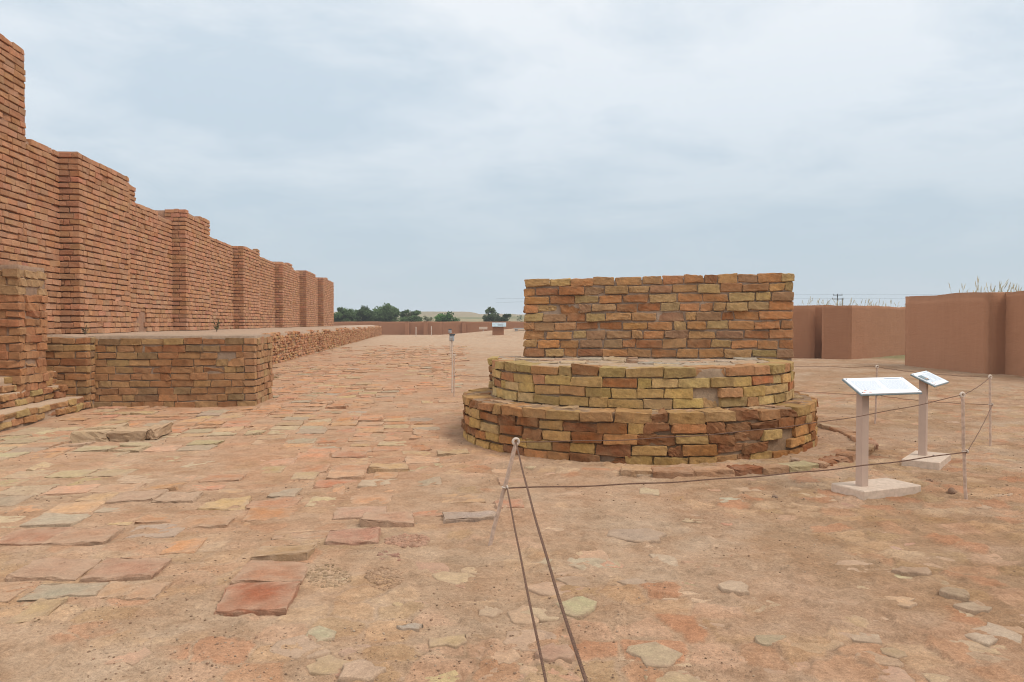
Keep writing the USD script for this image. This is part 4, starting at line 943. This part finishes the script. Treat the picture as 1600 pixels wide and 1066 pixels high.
# ------------------------------------------------------------------ two information signs
def bevel_box(sx, sy, sz, r=0.006):
    v = []
    for a in (-1, 1):
        for b in (-1, 1):
            for c in (-1, 1):
                for k in range(3):
                    q = np.array([a * (sx / 2 - r), b * (sy / 2 - r), c * (sz / 2 - r)]); q[k] += (a, b, c)[k] * r; v.append(q)
    return trimesh.convex.convex_hull(np.array(v))
def frame(c, xd, yd, zd):
    m = np.eye(4); m[:3, 0], m[:3, 1], m[:3, 2], m[:3, 3] = xd, yd, zd, c; return m
def info_sign(label, basec, based, bl, bw, postc, posth, xd, low_left, w, dpt, rise, seed):
    g = np.random.default_rng(seed)
    s = empty('information_sign', None, label, 'sign')
    gz = gh(*basec)
    bx = np.array([*based, 0.0]); bx /= np.linalg.norm(bx); by = np.cross([0, 0, 1.0], bx)
    b = bevel_box(bl, bw, 0.16, 0.008); b.apply_transform(frame([*basec, gz - 0.005], bx, by, [0, 0, 1])); emit_tm('base_slab', b, M_signbase, s)
    xd = np.array([*xd, 0.0]); xd /= np.linalg.norm(xd); yb = np.cross([0, 0, 1.0], xd)
    pz0 = gz + 0.07
    c = bevel_box(0.082, 0.082, posth - pz0, 0.005); c.apply_transform(frame([*postc, (posth + pz0) / 2], xd, yb, [0, 0, 1])); emit_tm('post', c, M_signpost, s)
    yd = yb * dpt + np.array([0, 0, rise]); ln = np.linalg.norm(yd); yd /= ln; zd = np.cross(xd, yd)
    ctr = np.array(low_left) + xd * w / 2 + yd * ln / 2
    m = frame(ctr, xd, yd, zd)
    f = bevel_box(w + 0.012, ln + 0.012, 0.014, 0.003); f.apply_transform(m @ trimesh.transformations.translation_matrix([0, 0, -0.012])); fr = emit_tm('panel_frame', f, M_frame, s)
    p = bevel_box(w, ln, 0.010, 0.002); p.apply_transform(m); pn = emit_tm('panel', p, M_panel, s)
    # printed lines: words too small to read
    words, reds = [], []
    rows = 9
    for cidx in range(2):
        for q in range(rows):
            y = ln * (0.28 - 0.066 * q); x = -w * 0.44 + cidx * w * 0.46; end = x + w * 0.41
            while x < end - 0.02:
                wl_ = min(g.uniform(0.012, 0.04), end - x)
                t = trimesh.creation.box([wl_, ln * 0.026, 0.0008]); t.apply_translation([x + wl_ / 2, y, 0.0055]); words.append(t); x += wl_ + 0.007
    for q in range(5):
        t = trimesh.creation.box([0.045, ln * 0.05, 0.0008]); t.apply_translation([w * (0.20 + 0.052 * q) * 1.0 - 0.01, ln * 0.41, 0.0055]); words.append(t)
    for q in range(3):
        t = trimesh.creation.box([0.03, ln * 0.05, 0.0008]); t.apply_translation([-w * 0.44 + 0.036 * q, -ln * 0.42 + ln * 0.1 * (q % 2), 0.0055]); reds.append(t)
    pr = cat_(words); pr.apply_transform(m); emit_tm('print', pr, M_print, pn)
    pr = cat_(reds); pr.apply_transform(m); emit_tm('emblem', pr, M_printred, pn)
    for sx in (-1, 1):
        for sy in (-1, 1):
            k = trimesh.creation.cylinder(0.006, 0.006, sections=10); k.apply_transform(m @ trimesh.transformations.translation_matrix([sx * (w / 2 - 0.02), sy * (ln / 2 - 0.02), 0.006])); emit_tm('screw', k, M_screw, s)
    br = bevel_box(0.16, 0.10, 0.012, 0.003); zc = posth; br.apply_transform(frame([*postc, zc], xd, yd, zd)); emit_tm('bracket', br, M_frame, s)
info_sign('larger tilted white information sign on a pinkish post, nearest the viewer', (3.45, 7.40), (0.92, 0.38), 0.72, 0.40, (3.285, 7.33), 0.985, (0.953, 0.30), (3.195, 7.15, 0.95), 0.69, 0.245, 0.125, 31)
info_sign('smaller white information sign turned aside, behind the larger one', (4.70, 8.85), (0.61, 0.79), 0.74, 0.38, (at(1444, 8.92), 8.92), 0.975, (0.63, 0.776), (4.73, 8.75, 0.90), 0.76, 0.245, 0.12, 32)
g = np.random.default_rng(5); V, F, T = lumps(g, [[4.80, 8.90, gh(4.7, 8.85) + 0.07], [4.83, 8.89, gh(4.7, 8.85) + 0.068]], [0.02, 0.016], [np.array([.03, .03, .03])] * 2)
emit('dark_stone', V, F, M_dark, None, vnormals(V, F), T, label='tiny dark lump lying on the base slab of the smaller sign', cat='stone')

# ------------------------------------------------------------------ lamp, far signs
def lamp(u, y, h, sc, label):
    x = at(u, y); z0 = gh(x, y); t = empty('floodlight', None, label, 'floodlight')
    emit_tm('pole', tube([(x, y, z0 - 0.1), (x + 0.01, y, 0.6), (x, y, h - 0.06)], 0.014, 8), M_knot, t, True)
    b = bevel_box(0.15 * sc, 0.12 * sc, 0.20 * sc, 0.015); b.apply_translation([x, y, h]); emit_tm('lamp_housing', b, M_lamp, t)
    b = bevel_box(0.18 * sc, 0.15 * sc, 0.03, 0.008); b.apply_translation([x + 0.01, y, h + 0.11 * sc]); emit_tm('hood', b, M_dark, t)
    b = bevel_box(0.09 * sc, 0.02, 0.10 * sc, 0.005); b.apply_translation([x - 0.01, y - 0.068 * sc, h - 0.02]); emit_tm('lens', b, M_grey, t)
lamp(706, 18.0, 1.255, 0.72, 'small grey floodlight on a thin pole left of the altar')
lamp(703, 36.0, 1.22, 0.9, 'second grey floodlight farther back, partly behind the nearer one')
t = empty('tilted_notice_board', None, 'pale blue notice board on a grey pedestal before the far wall', 'sign')
x, y = at(779, 78), 78.0; z0 = gh(x, y)
b = bevel_box(1.15, 0.5, 1.36 - z0 + 0.2, 0.03); b.apply_translation([x - 0.05, y + 0.3, (1.36 + z0 - 0.2) / 2]); emit_tm('pedestal', b, M_plaster, t)
b = bevel_box(1.40, 0.06, 0.55, 0.015); b.apply_transform(trimesh.transformations.rotation_matrix(-0.75, [1, 0, 0])); b.apply_translation([x + 0.05, y, 1.44]); emit_tm('board', b, M_blue, t)
b = bevel_box(0.5, 0.02, 0.2, 0.004); b.apply_transform(trimesh.transformations.rotation_matrix(-0.75, [1, 0, 0])); b.apply_translation([x + 0.2, y - 0.04, 1.50]); emit_tm('pale_print', b, M_lamp, t)
t = empty('white_plaque', None, 'small white plaque on a short stand before the far wall', 'sign')
x, y = at(755, 90), 90.0; z0 = gh(x, y)
b = bevel_box(0.95, 0.05, 0.28, 0.012); b.apply_translation([x, y, 1.02]); emit_tm('plate', b, M_signbase, t)
b = bevel_box(0.08, 0.06, 0.9, 0.01); b.apply_translation([x, y + 0.06, 0.6]); emit_tm('stand', b, M_grey, t)
t = empty('low_stone_seat', None, 'low grey slab seat at the far wall beside the altar edge', 'seat')
x, y = at(815, 82), 82.0; z0 = gh(x, y)
b = bevel_box(1.7, 0.6, 0.14, 0.02); b.apply_translation([x, y, 1.02]); emit_tm('seat_slab', b, M_grey, t)
for s in (-0.55, 0.55):
    b = bevel_box(0.3, 0.5, 1.02 - z0 + 0.1, 0.02); b.apply_translation([x + s, y, (1.02 + z0) / 2 - 0.12]); emit_tm('leg', b, M_grey, t)

# ------------------------------------------------------------------ trees beyond the far wall
def tree(name, u, wpx, vtop, y, col, label, cat='tree', seed=0, n=7000, vbase=None, trunk=True, flat=0.75):
    g = np.random.default_rng(seed)
    x = at(u, y); z0 = gh(x, y); top = EYE + (HZ - vtop) * y / F_; h = top - z0; w = wpx / F_ * y
    t = empty(name, None, label, cat, None)
    if trunk:
        tr = [tube([(x, y, z0 - 0.2), (x + 0.05 * w, y, z0 + 0.25 * h), (x - 0.02 * w, y, z0 + 0.5 * h), (x, y, z0 + 0.8 * h)], np.array([0.05, 0.04, 0.028, 0.008]) * h * 0.9, 8)]
        for k in range(7):
            a = g.uniform(0, 6.28); zz = z0 + h * g.uniform(0.22, 0.55); r = w * g.uniform(0.22, 0.42)
            tr.append(tube([(x, y, zz), (x + 0.5 * r * math.cos(a), y + 0.5 * r * math.sin(a), zz + 0.12 * h), (x + r * math.cos(a), y + r * math.sin(a), zz + 0.26 * h)], np.array([0.020, 0.013, 0.005]) * h, 6))
        emit_tm('trunk', cat_(tr), M_wood, t, True)
    cl = []
    for k in range(34):
        a = g.uniform(0, 6.28); r = math.sqrt(g.random()) * 0.42 * w
        zf = g.uniform(0.30 if trunk else 0.1, 0.90) * (1 - 0.28 * (r / (0.5 * w)) ** 2)
        cl.append((x + r * math.cos(a), y + r * math.sin(a), z0 + zf * h, w * g.uniform(0.12, 0.21), g.uniform(0.6, 1.3)))
    V, F, T = [], [], []
    per = n // len(cl)
    for (cx, cy, cz, rr, br) in cl:
        d = g.normal(size=(per, 3)); d /= np.linalg.norm(d, axis=1, keepdims=True)
        p = np.array([cx, cy, cz]) + d * rr * g.uniform(0.35, 1.12, (per, 1)) * np.array([1, 1, flat])
        ax = g.normal(size=(per, 3)); ax /= np.linalg.norm(ax, axis=1, keepdims=True)
        bx = np.cross(ax, g.normal(size=(per, 3))); bx /= np.linalg.norm(bx, axis=1, keepdims=True)
        s = g.uniform(0.07, 0.15, (per, 1)) * (w / 4) ** 0.5
        q = np.stack([p - ax * s - bx * s * 0.5, p + ax * s - bx * s * 0.5, p + ax * s + bx * s * 0.5, p - ax * s + bx * s * 0.5], 1)
        o = sum(len(v) for v in V)
        V.append(q.reshape(-1, 3)); F.append(np.arange(per * 4).reshape(per, 4) + o)
        T.append(np.repeat(np.array(col) * br * g.uniform(0.8, 1.2, (per, 1)), 4, 0))
    emit('crown', np.vstack(V), np.vstack(F), M_leaf, t, None, np.vstack(T))
GR = (0.105, 0.155, 0.058)
tree('acacia_tree', 538, 34, 478, 132, GR, 'dark green tree just right of the end of the high wall', seed=1)
tree('acacia_tree', 570, 38, 477, 138, (0.098, 0.142, 0.057), 'rounded dark tree, second from the wall end, before the tallest tree', seed=2)
tree('acacia_tree', 601, 50, 474, 142, (0.112, 0.165, 0.062), 'tallest and widest green tree of the far group', seed=3, n=9000)
tree('acacia_tree', 641, 34, 480, 136, (0.104, 0.152, 0.059), 'spreading tree at the right end of the far tree group', seed=4, flat=0.55)
tree('round_bush', 697, 38, 485, 128, (0.09, 0.17, 0.045), 'single bright green bush behind the far wall', 'bush', seed=5, n=5000, trunk=False)
tree('round_bush', 668, 18, 491, 150, (0.14, 0.14, 0.07), 'pale dry shrub left of the bright green bush', 'bush', seed=6, n=1200, trunk=False)
tree('tamarisk_tree', 767, 24, 477, 130, (0.10, 0.13, 0.06), 'upright dark tree behind the pale blue notice board', seed=7, n=5000, flat=1.0)
tree('round_bush', 786, 28, 485, 134, (0.055, 0.085, 0.03), 'lower green bush touching the upright dark tree', 'bush', seed=8, n=4000, trunk=False)
for k, (u, w, vt, yy) in enumerate(((540, 16, 497, 124), (812, 10, 490, 260))):
    tree('round_bush', u, w, vt, yy, (0.06, 0.085, 0.03), ['low scrub under the first tree beside the wall end', 'distant dark bush on the plain beside the altar wall'][k], 'bush', seed=20 + k, n=700, trunk=False)
g = np.random.default_rng(33)
for k in range(26):
    pass

# ------------------------------------------------------------------ reeds behind the right walls, weeds, utility pole
M_reed = plain('dry_reed', (0.46, 0.42, 0.31), 0.8, 0.1, scale=3, var=0.3)
def reeds(label, pts, n, hmin, hmax, seed):
    g = np.random.default_rng(seed); V, F, T, o = [], [], [], 0
    for _ in range(n):
        a, b, dens = pts[g.integers(len(pts))]
        t = g.random(); x, y = a[0] + (b[0] - a[0]) * t + g.normal() * 0.25, a[1] + (b[1] - a[1]) * t + abs(g.normal()) * 0.5
        h = g.uniform(hmin, hmax) * (0.82 + 0.3 * float(fbm(np.array(x), np.array(y), 0.8, 2, 5))); lean = g.normal(size=2) * 0.12 + np.array([0.12, 0])
        segs = 5; pz = np.linspace(0, 1, segs)
        q = np.column_stack([x + lean[0] * h * pz ** 2.2, y + lean[1] * h * pz ** 2.2, -0.1 + h * pz * (1 - 0.05 * pz)])
        m = tube(q, np.array([0.008, 0.007, 0.006, 0.005, 0.003]) * 1.15, 3); V.append(m.vertices); F.append(m.faces + o); o += len(m.vertices)
        if g.random() < 0.75:   # feathery plume
            e, d = q[-1], q[-1] - q[-2]; d /= np.linalg.norm(d)
            m = tube([e - d * 0.18, e - d * 0.08, e + d * 0.02, e + d * 0.10], np.array([0.004, 0.018, 0.014, 0.003]), 4); V.append(m.vertices); F.append(m.faces + o); o += len(m.vertices)
        for _k in range(3):     # narrow leaves
            s = g.uniform(0.45, 0.9); i = min(int(s * 4), 3); b0 = q[i] + (q[i + 1] - q[i]) * (s * 4 - i); dd = np.append(g.normal(size=2), 0.9); dd /= np.linalg.norm(dd); L_ = g.uniform(0.2, 0.42)
            m = tube([b0, b0 + dd * L_ * 0.5, b0 + dd * L_ + np.array([0, 0, -0.12 * L_])], np.array([0.006, 0.006, 0.001]), 3); V.append(m.vertices); F.append(m.faces + o); o += len(m.vertices)
    emit('reeds', np.vstack(V), np.vstack(F), M_reed, None, None, None, kind='stuff', label=label, cat='reeds')
reeds('dry pale reeds standing behind the corner wall right of the altar', [((14.2, 38.5), (19.5, 41.8), 1), ((14.8, 38.0), (21.5, 43.2), 1)], 150, 2.55, 3.10, 1)
reeds('taller dry reeds standing behind the gate wall at the right edge', [((16.5, 28.6), (18.6, 28.2), 1), ((16.6, 27.6), (17.9, 26.4), 1), ((16.5, 26.5), (17.0, 25.0), 1)], 230, 2.85, 3.35, 2)
pl = empty('utility_pole', None, 'distant utility pole with two crossarms above the corner wall', 'utility pole')
x, y = at(1308, 160), 160.0; top = EYE + (HZ - 459.5) * y / F_
emit_tm('pole', tube([(x, y, -0.5), (x, y, 3), (x, y, top)], [0.16, 0.14, 0.10], 8), M_poleM, pl, True)
for z, w in ((top - 0.25, 1.9), (top - 1.05, 2.4)):
    b = trimesh.creation.box([w, 0.12, 0.13]); b.apply_translation([x, y - 0.16, z]); emit_tm('crossarm', b, M_poleM, pl)
    for s in (-0.45, 0.0, 0.45):
        c = trimesh.creation.cylinder(0.06, 0.22, sections=8); c.apply_translation([x + s * w, y - 0.16, z + 0.17]); emit_tm('insulator', c, M_insul, pl)
b = tube([(at(1316, 150), 150, 0), (at(1316, 150), 150, EYE + (HZ - 467) * 150 / F_)], 0.12, 6); t = empty('short_pole', None, 'shorter distant pole right of the utility pole', 'pole'); emit_tm('pole', b, M_poleM, t); c = trimesh.creation.cylinder(0.15, 0.1, sections=8); c.apply_translation([at(1316, 150), 150, EYE + (HZ - 467) * 150 / F_]); emit_tm('cap', c, M_poleM, t)
for k, (z, lab) in enumerate(((top, 'upper thin wire running from the distant utility pole'), (top - 0.8, 'lower thin wire running from the distant utility pole'))):
    q = np.linspace(0, 1, 40); pts = np.column_stack([x - 70 + 170 * q, y + 20 - 30 * q, z + 0.2 - 1.6 * 4 * np.abs((q - 0.41)) * (1 - np.abs(q - 0.41)) * 0.35])
    emit_tm('overhead_wire', tube(pts, 0.015, 5), M_poleM, None, True, label=lab, cat='wire')

def weed(x, y, z, h, n, col, label, seed):
    g = np.random.default_rng(seed); t = empty('weed', None, label, 'weed'); V, F, T = [], [], []; st = []
    for k in range(n):
        a = g.uniform(0, 6.28); r = h * g.uniform(0.1, 0.35); hh = h * g.uniform(0.5, 1)
        pts = [(x, y, z - 0.02), (x + 0.4 * r * math.cos(a), y + 0.4 * r * math.sin(a), z + 0.6 * hh), (x + r * math.cos(a), y + r * math.sin(a), z + hh)]
        st.append(tube(pts, 0.006, 4))
        for m in range(14):
            s = g.uniform(0.25, 1); c = np.array(pts[0]) + (np.array(pts[2]) - np.array(pts[0])) * s; d = g.normal(size=3); d /= np.linalg.norm(d); b = np.cross(d, g.normal(size=3)); b /= np.linalg.norm(b); l = h * 0.08
            o = sum(len(v) for v in V); V.append(np.array([c, c + d * l + b * l * 0.4, c + d * 2 * l, c + d * l - b * l * 0.4])); F.append(np.arange(4)[None] + o); T.append(np.tile(np.array(col) * g.uniform(0.7, 1.3), (4, 1)))
    emit_tm('stem', cat_(st), M_wood, t); emit('leaves', np.vstack(V), np.vstack(F), M_leaf, t, None, np.vstack(T))
wp = W(25.9, 0.55); weed(wp[0], wp[1], 1.33, 0.42, 7, (0.12, 0.13, 0.06), 'small green weed growing at the foot of the second buttress', 3)
wp = W(17.6, 0.35); weed(wp[0] - 0.1, wp[1] - 0.8, 1.34, 0.22, 6, (0.22, 0.18, 0.1), 'dry little weed on the ledge before the nearest buttress', 4)

# ------------------------------------------------------------------ dusty air
M_haze = usdkit.material(stage, '/World/Looks/dusty_air', {'v': ('principled_volume', {'color': (0.90, 0.92, 0.95), 'density': 0.0005, 'anisotropy': 0.2})}, [], volume='v.volume')
hz = trimesh.creation.box([9600, 9600, 26]); hz.apply_translation([0, 0, 6.0])
emit('haze', np.array(hz.vertices), np.array(hz.faces), M_haze, None, kind='stuff', label='thin dusty air over the whole plain', cat='haze')
